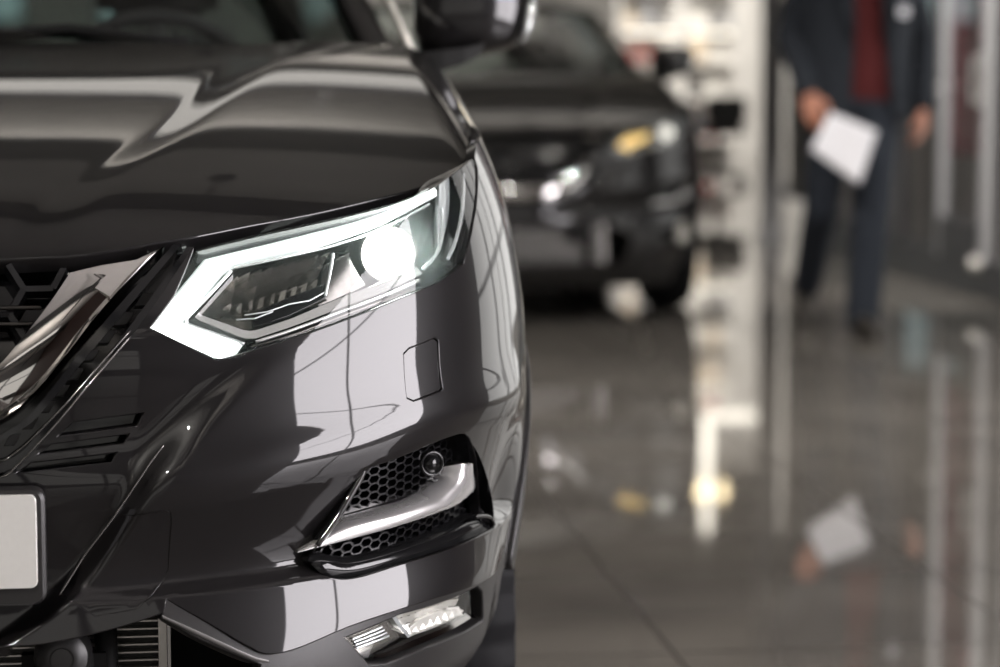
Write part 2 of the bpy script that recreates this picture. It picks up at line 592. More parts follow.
def hexmesh(name, sk, poly, size, r, m, parent, off=-.03, mirror='join', sx=1.35, shear=0.0, bars=False):
    L = sk.pts(poly)
    a = np.array(L); g0, g1 = a.min(0), a.max(0)
    mb = MB(); seen = set()
    w, h = size * sx, size
    ni = int((g1[0] - g0[0]) / (1.5 * w)) + 3; nj = int((g1[1] - g0[1]) / (1.732 * h)) + 3
    segs = []
    for i in range(-1, ni):
        for j in range(-1 - ni, nj + ni):
            cx = g0[0] + 1.5 * w * i
            cy = g0[1] + 1.732 * h * (j + .5 * (i % 2)) + shear * (cx - g0[0])
            for k in range(6):
                t0, t1 = PI / 3 * k, PI / 3 * (k + 1)
                p = (cx + w * math.cos(t0), cy + h * math.sin(t0) + shear * w * math.cos(t0))
                q = (cx + w * math.cos(t1), cy + h * math.sin(t1) + shear * w * math.cos(t1))
                key = tuple(sorted(((round(p[0], 4), round(p[1], 4)), (round(q[0], 4), round(q[1], 4)))))
                if key in seen: continue
                seen.add(key); segs.append((p, q))
    mid = np.array([((p[0] + q[0]) / 2, (p[1] + q[1]) / 2) for p, q in segs])
    ok = in_poly(mid[:, 0], mid[:, 1], L)
    for (p, q), o in zip(segs, ok):
        if not o: continue
        P, N = sk.eval([p, q], off)
        d = Vector(P[1] - P[0]); nn = Vector(N[0]); sd = d.cross(nn).normalized() * r
        A, B = Vector(P[0]), Vector(P[1])
        dp = nn * (-.014)
        V = [A + sd, A - sd, B - sd, B + sd, A + sd * 2 + dp, A - sd * 2 + dp, B - sd * 2 + dp, B + sd * 2 + dp]
        mb.add(V, [(0, 1, 2, 3), (0, 3, 7, 4), (1, 5, 6, 2), (0, 4, 5, 1), (3, 2, 6, 7)])
    return emit(name, mb.V, mb.F, m, parent, None, mirror, smooth=False)
# ================================================================== the near car
def uY(y):
    lo, hi = 1.0, 4.6
    us = np.linspace(.9, 4.9, 4000); ys = PY(us)
    return float(np.interp(y, ys, us))

def uvline(sk, P):
    a = np.array(sk.pts(P)); a = a[np.argsort(a[:, 0])]
    return lambda u: np.interp(u, a[:, 0], a[:, 1])

car = thing('car', 'shiny black car nearest the camera with its headlight switched on', 'car')
CAR = (car, car)

WY, WZ, WR = .865, .335, .335
UW = uY(WY)
def arch(r, a0, a1, n=24):
    """circle round the wheel in skin coordinates, angles from straight forward over the top"""
    return [('uv', UW - r * math.cos(a0 + (a1 - a0) * k / n), WZ + r * math.sin(a0 + (a1 - a0) * k / n)) for k in range(n + 1)]

# ---- shape of the bumper skin: recessed nose, fold, ledge under the fog lamp opening
V_pts = np.array(FS.pts([(240, 350), (205, 374), (178, 408), (158, 440), (135, 477), (108, 517), (84, 555), (58, 596), (20, 634), (-40, 650)]))
V_pts = V_pts[np.argsort(V_pts[:, 1])]
V_fit = np.polyfit(V_pts[:, 1], V_pts[:, 0], 3)
V_spl = lambda v: np.polyval(V_fit, v)
V_pts = np.stack([V_spl(np.linspace(V_pts[0, 1], V_pts[-1, 1], 60)), np.linspace(V_pts[0, 1], V_pts[-1, 1], 60)], 1)
A_pts = np.array(FS.pts([(168, 508), (220, 502), (280, 488), (362, 466), (430, 438), (466, 428), (500, 420)]))
B_pts = np.array(FS.pts([(168, 600), (240, 592), (300, 584), (340, 578), (445, 549), (498, 527), (515, 515)]))
A_spl = Spline(A_pts[:, 0], A_pts[:, 1])
def vA(u): return A_spl(u)
B_spl = Spline(B_pts[:, 0], B_pts[:, 1])
def vB(u): return B_spl(u)

def bdisp(u, v):
    u0 = V_spl(v)
    dv = sst(.83, .68, v) * .028
    wd = .034 + .05 * sst(.60, .80, v)
    d = -dv * (1 - sq(-.25, 1.1, (u - u0) / wd))
    a, b = vA(u), vB(u)
    t = (a - v) / (a - b)
    fade = sst(.10, .45, u) * (1 - sst(1.02, 1.15, u))
    prof = np.where(t < 0, 0, np.where(t < .82, sst(-.25, .82, t) - sst(-.25, .82, 0), (sst(-.25, .82, .82) - sst(-.25, .82, 0)) * (1 - sst(.82, 1.0, t))))
    d = d - .026 * fade * prof
    # soft swelling over the fold
    d = d + .010 * fade * np.exp(-((v - a - .03) / .035)**2)
    # ledge face below the second fold leans back a little
    d = d + .006 * sst(.30, .45, u) * (1 - sst(.92, 1.08, u)) * sst(-.03, .10, b - v)
    d = d + .010 * sst(.46, .83, u) * (1 - sst(.86, 1.04, u)) * sst(-.02, .06, b - v)
    return d

louvre = [
    [(74, 421), (148, 411), (141, 427), (57, 438)],
    [(52, 444), (134, 433), (128, 445), (36, 457)],
    [(31, 463), (122, 452), (115, 464), (14, 476)],
]
fog_rec = cr([(308, 562), (322, 543), (338, 518), (352, 495), (364, 474)], 4) + cr([(369, 467), (400, 456), (440, 439), (458, 433)], 4) + cr([(464, 433), (472, 440), (482, 456), (490, 478), (496, 505), (497, 524)], 4) + cr([(493, 529), (450, 549), (400, 565), (362, 577), (340, 580), (324, 576)], 4)
washer = [(403, 353), (409, 347), (435, 337), (439, 340), (440, 389), (437, 392), (410, 402), (404, 399)]
tow = [(114, 518), (140, 514), (166, 509), (171, 512), (173, 522), (173, 573), (167, 585), (136, 610), (95, 617), (61, 596)]
U_line = [(-202, 482), (-80, 482), (0, 479)] + cr([(0, 479), (15, 468), (33, 450), (61, 419), (85, 390), (130, 338), (170, 280), (194, 246)], 3)[1:]
lamp_under = [(173, 296), (149, 328), (217, 361), (247, 353), (300, 337), (350, 319), (400, 299), (440, 283), (460, 268), (467, 262)]
seam = [(489, 286), (513, 315), (525, 336)]
ua = FS.uv(525, 336)
paint_low = cr([(504, 546), (498, 563), (480, 577), (400, 605), (345, 625), (300, 645), (275, 652), (256, 650), (210, 623), (166, 598)], 3)
bumper_poly = U_line + lamp_under + seam + [('uv', UW - .30, .735)] + arch(.405, 1.12, .36, 14) + [('uv', UW - .40, .465)] + paint_low + cr([(163, 612), (120, 626), (60, 640), (0, 646), (-202, 650)], 3)
bumper = panel('bumper', FS, bumper_poly, 'paint', CAR, holes=louvre + [fog_rec, washer, tow], grid=.0065, thick=.014, disp=bdisp, bev=.0018,
               cuts=[V_pts + np.array([k, 0]) for k in (-.008, -.002, .004, .010, .016, .022, .028, .036, .046)] + [A_pts - np.array([0, k]) for k in (-.012, 0, .012)] + [B_pts - np.array([0, k]) for k in (-.016, -.008, .001, .010)])

def inset_poly(P, k):
    a = np.array(P, float); c = a.mean(0); d = a - c
    r = np.linalg.norm(d, axis=1, keepdims=True)
    return [tuple(q) for q in c + d * (1 - k / r)]
panel('washer_cover', FS, inset_poly(washer, 2.6), 'paint', CAR, off=-.0015, disp=bdisp, grid=.010, mirror='copy')
panel('tow_cover', FS, inset_poly(tow, 1.4), 'paint', CAR, off=-.001, disp=bdisp, grid=.008, mirror='copy', cuts=[V_pts + np.array([k, 0]) for k in (-.008, -.002, .004, .010, .016, .022, .028, .036, .046)])
# edge highlight along the nose, put in as a thin chrome bead
bead('bumper_highlight', FS, [(163, 445), (150, 462), (128, 495), (113, 517), (84, 555), (59, 595)], .0009, 'darkchrome', CAR, off=.0040, mirror='copy')
for i, L in enumerate(louvre):
    panel('louvre', FS, [(L[0][0] - 6, L[0][1] - 3), (L[1][0] + 4, L[1][1] - 3), (L[2][0] + 4, L[2][1] + 3), (L[3][0] - 6, L[3][1] + 3)], 'gloss', CAR, off=-.046 if i == 0 else -.060, thick=.004, grid=.02, mirror='copy')

# ---- grille
grille_back = [(-202, 262), (0, 262), (70, 262), (196, 240), (160, 300), (85, 392), (33, 452), (0, 481), (-202, 484)]
panel('grille', FS, grille_back, 'gloss', CAR, off=-.055, thick=.004, grid=.03)
hexmesh('grille_mesh', FS, [(-202, 264), (0, 263), (66, 262), (66, 278), (35, 322), (4, 352), (-30, 372), (-202, 392)], .034, .0035, 'mesh', CAR, off=-.022, sx=1.05)
for k, y in enumerate((304, 320)):
    bead('grille_bar', FS, [(-202, y), (-90, y), (30, y - 1 + k), (42 - 8 * k, y - 1)], .0028, 'dim', CAR, off=-.018)
# chrome V
vo = [(-202, 404), (-60, 392), (-10, 372), (20, 341), (46, 308), (60, 288), (70, 273)]
vi = [(-202, 448), (-60, 440), (0, 415), (35, 388), (60, 360), (95, 314), (128, 276)]
vout = [(-202, 456), (-58, 448), (8, 420), (40, 390), (66, 358), (102, 314), (166, 245)]
def band(name, a, b, offa, offb, m, n=60, extra=(), mirror='join'):
    return loft(name, FS, [(cr(a, 5), offa - .03), (cr(a, 5), offa), *extra, (cr(b, 5), offb), (cr(b, 5), offb - .03)], m, CAR, n, mirror, sharp=30)
mid = [tuple((np.array(p) * .5 + np.array(q) * .5)) for p, q in zip(vo, vi)]
loft('grille_trim', FS, [(cr(vo, 5), -.03), (cr(vo, 5), -.001), (cr(inset_poly(vo, 0), 5), .0), (cr(mid, 5), .002), (cr(vi, 5), -.006), (cr(vi, 5), -.03)], 'chrome', CAR, 60, 'join', sharp=25)
loft('grille_trim_edge', FS, [(cr(vi, 5), -.03), (cr(vi, 5), .001), (cr([tuple(np.array(p) * .5 + np.array(q) * .5) for p, q in zip(vi, vout)], 5), .008), (cr(vout, 5), .001), (cr(vout, 5), -.03)], 'chrome', CAR, 60, 'join', sharp=25)
# cap at the head of the V
panel('grille_trim_cap', FS, [(70, 273), (100, 266), (137, 260), (160, 249), (128, 277), (110, 296)], 'chrome', CAR, off=.0, grid=.01, thick=.02, mirror='copy')
# gloss surround strips outside the V
s1 = [(-202, 462), (-56, 455), (14, 427), (46, 396), (72, 362), (108, 318), (173, 245)]
s2 = [(-202, 466), (-56, 459), (19, 431), (52, 400), (79, 366), (116, 322), (181, 245)]
s3 = [(-202, 474), (-56, 470), (10, 459), (45, 425), (92, 372), (130, 326), (187, 247)]
s4 = [(-202, 481), (-56, 479), (16, 467), (58, 421), (98, 376), (137, 329), (193, 247)]
loft('grille_surround', FS, [(cr(s1, 5), -.03), (cr(s1, 5), .002), (cr(s2, 5), .002), (cr(s2, 5), -.03)], 'gloss', CAR, 60, 'join', sharp=30)
loft('grille_surround', FS, [(cr(s3, 5), -.03), (cr(s3, 5), .0), (cr(s4, 5), .001), (cr(s4, 5), -.03)], 'gloss', CAR, 60, 'join', sharp=30)
loft('grille_channel', FS, [(cr(s2, 5), -.024), (cr(s3, 5), -.024)], 'gloss', CAR, 60, 'join')
bead('grille_surround_highlight', FS, cr([(-202, 464), (-60, 462), (0, 461), (14, 453), (25, 459 - 14), (61, 419 - 10), (85, 392 - 10), (130, 331)], 4), .0009, 'darkchrome', CAR, off=.002)  # edge highlights on the black surround, laid in as chrome beads
bead('grille_surround_highlight', FS, cr([(-202, 480), (-60, 479), (0, 477), (15, 467), (33, 449), (61, 418), (85, 389), (130, 337)], 4), .0010, 'darkchrome', CAR, off=.0035)
for (x, y) in [(147, 295), (126, 315), (108, 334), (92, 353), (77, 372), (62, 390), (47, 407), (30, 424), (12, 441)]:
    w, h = (9, 6) if x > 100 else (7, 5)
    panel('grille_vent', FS, [(x - w, y + h), (x - 1, y - h), (x + w + 1, y - h - 1), (x + 2, y + h - 1)], 'satin', CAR, off=-.017, grid=.02, thick=.012, mirror='copy')

# ---- number plate
def on_y(px, py, Y):
    o, d = ray(px, py); t = (Y - o.y) / d.y; return o + d * t
PYl = -.018
zt, zb = on_y(30, 495, PYl).z, on_y(30, 588, PYl).z
xr = on_y(37, 540, PYl).x
ft, fb, fr = on_y(30, 490, PYl).z, on_y(30, 606, PYl).z, on_y(45, 540, PYl).x
def rrect(w0, w1, h0, h1, r, n=6):
    P = []
    for cx, cz, a in ((w1 - r, h1 - r, 0), (w0 + r, h1 - r, PI / 2), (w0 + r, h0 + r, PI), (w1 - r, h0 + r, 1.5 * PI)):
        for k in range(n + 1):
            t = a + PI / 2 * k / n; P.append((cx + r * math.cos(t), cz + r * math.sin(t)))
    return P
def slab(mb, P, y0, y1, bev=.002):
    c = np.mean(P, 0)
    sh = lambda k: [tuple(np.array(p) + (c - p) / np.linalg.norm(c - p) * k) for p in P]
    rings = [[(p[0], y1, p[1]) for p in P], [(p[0], y0 + bev, p[1]) for p in P], [(p[0], y0, p[1]) for p in sh(bev)]]
    return mb.rings(rings)
fo = MB(); slab(fo, rrect(-fr, fr, fb, ft, .014), PYl + .004, PYl + .03, .004)
plate_frame = fo.build('plate_frame', 'satin', car, smooth='auto')
pl = MB(); slab(pl, rrect(-xr, xr, zb, zt, .008), PYl - .0015, PYl + .006, .001)
pl.build('number_plate', 'white', plate_frame, smooth='auto')

# ---- bonnet
ub, vb = BS.uv(482, 127)
front = [(-202, 265), (-100, 264), (0, 261)] + cr([(0, 261), (40, 259), (66, 258), (100, 254), (165, 243), (200, 237), (250, 227), (310, 216), (375, 201), (420, 189), (452, 173), (468, 158), (476, 143), (482, 127)], 3)[1:]
bon = front + [('uv', .906, vb + .03), ('uv', .907, 1.0), ('uv', .905, 1.2), ('uv', .885, 1.29), ('uv', .80, 1.345), ('uv', .65, 1.335), ('uv', .45, 1.315), ('uv', .2, 1.305), ('uv', 0, 1.30)]
bon_u = BS.pts(bon)
panel('bonnet', BS, bon, 'paint', CAR, off=.004, thick=.018, grid=.010, bev=.003,
      cuts=[[(float(f(y)) + k, y) for y in np.linspace(.10, 1.32, 60)] for f in (CR1, CR2) for k in (-.018, -.009, 0, .009, .018)])

# ---- wings and the rest of the body sides
lamp_rear = [(464, 263), (468, 249), (474, 222), (478, 192), (478, 168), (475, 158)]
fl = FS.uv(475, 157)
arch_top = [('uv', UW - .30, .735)] + arch(.405, 1.12, PI - .05, 24)
wing = lamp_rear[::-1] + [(466, 264)] + seam + arch_top + [('uv', UW + .405, .26), ('uv', uY(1.30), .26), ('uv', uY(1.30), 1.05), ('uv', uY(1.0), 1.056), ('uv', uY(.75), 1.045), ('uv', fl[0] + .05, 1.03)]
panel('front_wing', FS, wing, 'paint', CAR, thick=.012, grid=.016, mirror='copy')
lipin, lipout = arch(.352, .30, PI - .05, 40), arch(.408, .30, PI - .05, 40)
panel('wheel_arch_trim', FS, lipout + lipin[::-1], 'satin', CAR, off=.007, thick=.03, grid=.014, bev=.004, mirror='copy')
panel('sill_trim', FS, [('uv', UW + .35, .20), ('uv', uY(3.14), .20), ('uv', uY(3.14), .34), ('uv', UW + .35, .34)], 'satin', CAR, off=.007, thick=.02, grid=.06, mirror='copy')
SK2 = Skin(SK, 1.3, UMAX, 200, .16, 1.09, 60)
WY2 = WY + 2.646; UW2 = uY(WY2)
a2 = [('uv', UW2 - .405 * math.cos(t), WZ + .405 * math.sin(t)) for t in np.linspace(.05, PI - .05, 30)]
for nm, y0, y1 in (('front_door', 1.308, 2.20), ('rear_door', 2.208, 3.02)):
    d = panel(nm, SK2, [('uv', uY(y0), .33), ('uv', uY(y1), .33), ('uv', uY(y1), 1.06), ('uv', uY(y0), 1.05)], 'paint', CAR, thick=.012, grid=.05, mirror='copy')
    hp = [SK(np.array([uY(y)]), np.array([.92]))[0] for y in (y1 - .26, y1 - .08)]
    for o, sgn in zip(d, (1, -1)):
        MB().tube([(sgn * (hp[0][0] + .0), hp[0][1], .92), (sgn * (hp[0][0] + .035), hp[0][1] + .03, .92), (sgn * (hp[1][0] + .035), hp[1][1] - .03, .92), (sgn * hp[1][0], hp[1][1], .92)], .011).build('door_handle', 'paint', o, smooth=True)
panel('rear_quarter', SK2, [('uv', uY(3.028), .33), ('uv', UW2 - .405, .33)] + a2 + [('uv', UW2 + .41, .5), ('uv', UW2 + .62, .62), ('uv', UW2 + .62, 1.06), ('uv', uY(3.028), 1.06)], 'paint', CAR, thick=.012, grid=.05, mirror='copy')
panel('rear_bumper', SK2, [('uv', UW2 + .41, .24), ('uv', UMAX, .24), ('uv', UMAX, .66), ('uv', UW2 + .62, .61), ('uv', UW2 + .41, .49)], 'paint', CAR, thick=.012, grid=.05)
panel('tailgate', SK2, [('uv', UW2 + .63, .63), ('uv', UMAX, .67), ('uv', UMAX, 1.07), ('uv', UW2 + .63, 1.06)], 'paint', CAR, thick=.012, grid=.05)

def surf(rows, nu=16, nv=16):
    rows = [np.array(r, float) for r in rows]
    k = rows[0].shape[0]
    cols = []
    for r in rows:
        cols.append(np.stack([Spline(np.linspace(0, 1, k), r[:, c])(np.linspace(0, 1, nu)) for c in range(3)], 1))
    A = np.array(cols); j = len(rows)
    V = np.array([[[Spline(np.linspace(0, 1, j), A[:, i, c])(t) for c in range(3)] for i in range(nu)] for t in np.linspace(0, 1, nv)]).reshape(-1, 3)
    F = [(a * nu + b, a * nu + b + 1, (a + 1) * nu + b + 1, (a + 1) * nu + b) for a in range(nv - 1) for b in range(nu - 1)]
    return V, F
def shell(name, rows, m, mirror='join', thick=.004, nu=16, nv=14):
    V, F = surf(rows, nu, nv)
    r = emit(name, V, F, m, CAR, None, mirror)
    for o in (r if isinstance(r, tuple) else (r,)):
        bm = bmesh.new(); bm.from_mesh(o.data); bmesh.ops.remove_doubles(bm, verts=bm.verts, dist=1e-4); bm.to_mesh(o.data); bm.free()
        if thick:
            s = o.modifiers.new('thick', 'SOLIDIFY'); s.thickness = thick; s.offset = 0
    return r
ws = [[(0, 1.36, 1.135), (.35, 1.38, 1.135), (.60, 1.43, 1.135), (.765, 1.52, 1.12)],
      [(0, 1.74, 1.36), (.33, 1.76, 1.355), (.55, 1.81, 1.345), (.685, 1.89, 1.325)],
      [(0, 2.13, 1.545), (.3, 2.14, 1.54), (.48, 2.18, 1.53), (.60, 2.25, 1.51)]]
shell('windscreen', ws, 'screen', thick=.005)
rf = [ws[2], [(0, 2.9, 1.59), (.3, 2.9, 1.585), (.5, 2.9, 1.565), (.615, 2.9, 1.53)], [(0, 3.85, 1.545), (.3, 3.84, 1.54), (.48, 3.82, 1.525), (.57, 3.80, 1.49)]]
shell('roof', rf, 'paint', thick=.02)
rw = [rf[2], [(0, 4.1, 1.30), (.33, 4.09, 1.295), (.54, 4.05, 1.28), (.665, 4.0, 1.26)], [(0, 4.28, 1.07), (.36, 4.26, 1.07), (.60, 4.20, 1.06), (.76, 4.10, 1.05)]]
shell('rear_window', rw, 'dark_glass', thick=.005)
pill = [[(.765, 1.52, 1.12), (.79, 1.50, 1.10), (.825, 1.47, 1.075)], [(.685, 1.89, 1.325), (.715, 1.88, 1.315), (.745, 1.89, 1.295)], [(.60, 2.25, 1.51), (.63, 2.25, 1.505), (.655, 2.27, 1.49)]]
shell('front_pillar', pill, 'paint', 'copy', .03, 6, 12)
side = [[(.845, 1.50, 1.05), (.85, 2.2, 1.055), (.85, 3.0, 1.06), (.80, 3.78, 1.10)], [(.755, 1.89, 1.285), (.765, 2.4, 1.30), (.765, 3.0, 1.30), (.72, 3.72, 1.28)], [(.655, 2.27, 1.495), (.66, 2.5, 1.51), (.655, 3.0, 1.51), (.61, 3.6, 1.475)]]
shell('side_window', side, 'dark_glass', 'copy', .005, 20, 10)
rp = [[(.80, 3.74, 1.08), (.80, 3.95, 1.06), (.76, 4.10, 1.05)], [(.72, 3.72, 1.28), (.71, 3.87, 1.27), (.665, 4.0, 1.26)], [(.61, 3.58, 1.475), (.60, 3.70, 1.485), (.57, 3.80, 1.49)]]
shell('rear_pillar', rp, 'paint', 'copy', .03, 6, 12)
mB = MB()
mB.rings([[(.655 + .012 * math.cos(t) + dx, y, z + .012 * math.sin(t)) for t in np.linspace(0, 2 * PI, 9)[:-1]] for dx, y, z in ((0, 2.27, 1.495), (.008, 2.5, 1.515), (.004, 3.0, 1.52), (-.04, 3.6, 1.485))])
emit('roof_rail', mB.V, mB.F, 'satin', CAR, None, 'copy')
# bright strip up the edge of the side window by the door mirror
q = [on_y(411, 50, 1.46), on_y(400, 25, 1.56), on_y(388, 0, 1.67)]
q = q + [Vector((.70, 2.05, 1.43)), Vector((.665, 2.3, 1.51))]
mB = MB().tube(q, [.007, .008, .008, .008, .007], 8)
emit('window_trim', mB.V, mB.F, 'facet2', CAR, None, 'copy')
# dashboard, steering wheel, seats
dash = MB().rings([[(-.74, y, z), (-.4, y - .05, z), (0, y - .07, z + .01), (.4, y - .05, z), (.74, y, z)] for y, z in ((1.50, .80), (1.50, 1.10), (1.62, 1.135), (1.86, 1.13), (1.93, 1.06), (1.93, .75))], closed=False)
dash.build('dashboard', 'interior', car, smooth=True)
sw = MB(); cst = Vector((.385, 1.98, 1.06)); ax = Matrix.Rotation(math.radians(-62), 3, 'X')
ring = [cst + ax @ Vector((.185 * math.cos(t), .185 * math.sin(t), 0)) for t in np.linspace(0, 2 * PI, 33)]
sw.tube(ring, .015, 8, False)
for a in (0.2, PI - .2, -PI / 2): sw.tube([cst, cst + ax @ Vector((.18 * math.cos(a), .18 * math.sin(a), 0))], .014, 6)
sw.tube([cst + ax @ Vector((0, 0, -.02)), cst + ax @ Vector((0, 0, .03))], .06, 16)
sw.build('steering_wheel', 'interior', car, smooth=True)
for sx in (-.38, .38):
    st = MB(); st.box((sx, 2.48, .62), (.5, .5, .2), bev=.05); st.box((sx, 2.78, .92), (.48, .16, .56), bev=.07)
    o = st.build('front_seat', 'interior', car, smooth=True)
    MB().box((sx, 2.84, 1.30), (.27, .10, .18), bev=.04).build('headrest', 'interior', o, smooth=True)
MB().box((0, 3.55, .78), (1.3, .2, .62), bev=.06).box((0, 3.25, .52), (1.3, .5, .2), bev=.05).build('rear_seat', 'interior', car, smooth=True)
MB().box((0, 2.4, .30), (1.55, 2.6, .06)).build('cabin_floor', 'interior', car)
mr = MB().box((0, 2.06, 1.42), (.22, .03, .06), bev=.012).tube([(0, 2.06, 1.45), (0, 2.08, 1.53)], .008); mr.build('rear_view_mirror', 'interior', car, smooth='auto')
# wiper
wp = [on_y(-60, 33, 1.50), on_y(0, 33, 1.47), on_y(70, 28, 1.45), on_y(130, 35, 1.43), on_y(188, 43, 1.41)]
MB().tube(wp, [.006, .009, .008, .006, .005], 6).tube([p + Vector((0, .02, -.012)) for p in wp[:4]], .005, 6).build('wiper', 'rubber', car, smooth=True)
cw = MB().rings([[(x, y, z) for x, y, z in ((-.78, y0 + .10, z0 - .01), (-.4, y0 + .02, z0), (0, y0, z0), (.4, y0 + .02, z0), (.78, y0 + .10, z0 - .01))] for y0, z0 in ((1.27, 1.10), (1.33, 1.125), (1.42, 1.125))], closed=False)
cw.build('cowl', 'rubber', car, smooth=True)

# ---- door mirror
def mirror_geo():
    mb = MB()
    R = []
    for x, hh, yd, zc in ((.850, .028, .03, 1.225), (.862, .075, .075, 1.228), (.90, .090, .095, 1.232), (.96, .090, .10, 1.236), (1.02, .082, .09, 1.240), (1.058, .062, .065, 1.242), (1.072, .03, .03, 1.242)):
        ring = []
        for t in np.linspace(0, 2 * PI, 25)[:-1]:
            c, s = math.cos(t), math.sin(t)
            e = .55
            ring.append((x, 1.69 + yd * math.copysign(abs(c)**e, c) * (1 if c < 0 else .55), zc + hh * math.copysign(abs(s)**e, s)))
        R.append(ring)
    mb.rings(R)
    return mb
mg = mirror_geo()
mirh = emit('door_mirror', mg.V, mg.F, 'paint', CAR, None, 'copy')
fm = MB().rings([[(x, y, z) for x, y, z in ((xx, 1.60 - dy, zz), (xx, 1.60 - dy, zz - hh), (xx, 1.76, zz - hh), (xx, 1.76, zz))] for xx, dy, zz, hh in ((.79, .01, 1.135, .05), (.84, .04, 1.152, .045), (.89, .045, 1.158, .035), (.93, .04, 1.162, .028), (.965, .02, 1.17, .015))])
emit('mirror_base', fm.V, fm.F, 'rubber', mirh, None, 'copy', smooth=False)
gm = MB().rings([[(x, 1.752, z) for x, z in rrect(.875, 1.052, 1.165, 1.31, .03)], [(x, 1.748, z) for x, z in rrect(.875, 1.052, 1.165, 1.31, .03)]])
emit('mirror_glass', gm.V, gm.F, 'chrome', mirh, None, 'copy', smooth=False)
im = MB().tube([on_y(532, 3, 1.60), on_y(527, 30, 1.59), on_y(522, 42, 1.60)], .006, 8)
emit('mirror_indicator', im.V, im.F, 'guide', mirh, None, 'copy')

# ---- headlight
lens = cr([(198, 250), (250, 237), (310, 224), (380, 208), (430, 190), (458, 171), (472, 159)], 3) + cr([(474.5, 164), (475, 192), (471, 221), (465, 247), (461, 261)], 3) + cr([(458, 266), (440, 280), (400, 296), (350, 316), (300, 334), (247, 350)], 3) + [(243, 356), (218, 358.5), (151, 327), (175, 295)]
def scale_poly(P, c, k): return [(c[0] + (p[0] - c[0]) * k, c[1] + (p[1] - c[1]) * k) for p in P]
lc = (335, 272)
hl = loft('headlight', FS, [(lens, -.0045), (scale_poly(lens, lc, .985), -.012), (scale_poly(lens, lc, .96), -.06), (scale_poly(lens, lc, .90), -.10), (scale_poly(lens, lc, .5), -.115), (scale_poly(lens, lc, .02), -.118)], 'gloss', CAR, 160, 'copy', sharp=30)
HL = hl
panel('lens', FS, lens, 'lens', HL, off=.0, thick=.004, grid=.012, bev=.0015, mirror='copy')
drl_o = [(448, 182)] + cr([(430, 193), (380, 212), (300, 231.5), (210, 252.5)], 4)
drl_poly = cr([(450, 181), (430, 192), (380, 211), (300, 230), (240, 244), (210, 251.5)], 4) + [(152, 324), (154, 328), (220, 356.5), (240, 351), (248, 340)] + [(186, 318), (187, 313)] + cr([(228, 261), (243, 251.5), (300, 240), (330, 233), (400, 211), (452, 188)], 4)
def shrink_px(P, k):
    P = [np.array(p, float) for p in P]; n = len(P); A = sum(P[i][0] * P[(i + 1) % n][1] - P[(i + 1) % n][0] * P[i][1] for i in range(n))
    out = []
    for i in range(n):
        a, b, c = P[i - 1], P[i], P[(i + 1) % n]
        e1, e2 = b - a, c - b
        n1 = np.array([-e1[1], e1[0]]) / (np.linalg.norm(e1) + 1e-9); n2 = np.array([-e2[1], e2[0]]) / (np.linalg.norm(e2) + 1e-9)
        q = n1 + n2; q = q / max(.5, (q @ q) / 2)
        out.append(tuple(b + (q if A > 0 else -q) * k))
    return out
rl = panel('running_light', FS, drl_poly, 'drl_soft', HL, off=-.024, thick=.012, grid=.010, bev=.003, mirror='copy')
panel('light_core', FS, shrink_px(drl_poly, 2.6), 'drl', HL, off=-.020, thick=.003, grid=.010, bev=.001, mirror='copy')
# ribs either side of the light bar
bead('light_guide', FS, [(236, 263), (191, 313), (192, 319), (250, 340)], .0022, 'guide', HL, off=-.024, mirror='copy')
bead('light_guide', FS, cr([(240, 259), (300, 247), (345, 237), (400, 219), (445, 198)], 3), .0016, 'guide', HL, off=-.026, mirror='copy')
# dark bezel and silver chevron
ch_o = [(238, 266), (199, 312)] + [(251, 334), (262, 334)] + cr([(300, 322), (350, 304), (400, 287), (438, 270)], 4)
ch_i = [(239, 270), (207, 308)] + [(253, 325), (262, 325)] + cr([(300, 313), (350, 293), (400, 276), (434, 262)], 4)
def path_n(P, n): return [tuple(q) for q in resample(P, n)]
loft('bezel', FS, [(path_n(ch_o, 60), -.045), (path_n(ch_o, 60), -.026), (path_n(ch_i, 60), -.030), (path_n(ch_i, 60), -.05)], 'silver', HL, 60, 'copy', sharp=30)
loft('bezel_surround', FS, [([(230, 264), (190, 316), (250, 340), (300, 331), (400, 296), (440, 279)], -.03), ([(236, 265), (198, 314), (251, 335), (300, 323), (400, 288), (438, 271)], -.036)], 'gloss', HL, 60, 'copy')
for k in range(3):
    bead('light_guide', FS, cr([(262 - 4 * k, 338 + 5 * k), (300, 326 + 5.5 * k), (350, 308 + 5 * k), (400, 291 + 4.5 * k), (434 + 4 * k, 277 + 3 * k)], 3), .0022 - .0004 * k, 'silver' if k == 0 else 'darkchrome', HL, off=-.024 - .002 * k, mirror='copy')
# faceted reflector
def reflector(cx0, cx1, top, bot, nfx, nfy, amp, off, deep=.035):
    V, F = [], []
    for i in range(nfx):
        for j in range(nfy):
            b = len(V)
            q = []
            for (di, dj, dd) in ((0, 0, 0), (1, 0, amp), (1, 1, amp * .6), (0, 1, -amp * .3)):
                s = (i + di) / nfx; t = (j + dj) / nfy
                x = cx0 + (cx1 - cx0) * s
                y0 = np.interp(x, [p[0] for p in top], [p[1] for p in top]); y1 = np.interp(x, [p[0] for p in bot], [p[1] for p in bot])
                bowl = -deep * math.sin(PI * min(1, max(0, t)))
                q.append(((x, y0 + (y1 - y0) * t), off + bowl + dd + R0.uniform(-.0015, .0015)))
            for (pxy, o_) in q:
                P, _ = FS.eval([FS.uv(*pxy)], o_)
                V.append(P[0])
            F.append((b, b + 3, b + 2, b + 1))
    return V, F
V, F = reflector(209, 340, [(209, 300), (243, 265), (345, 242)], [(209, 307), (257, 322), (345, 292)], 11, 5, .014, -.045)
emit('reflector', V, F, 'facet', HL, None, 'copy', smooth=False)
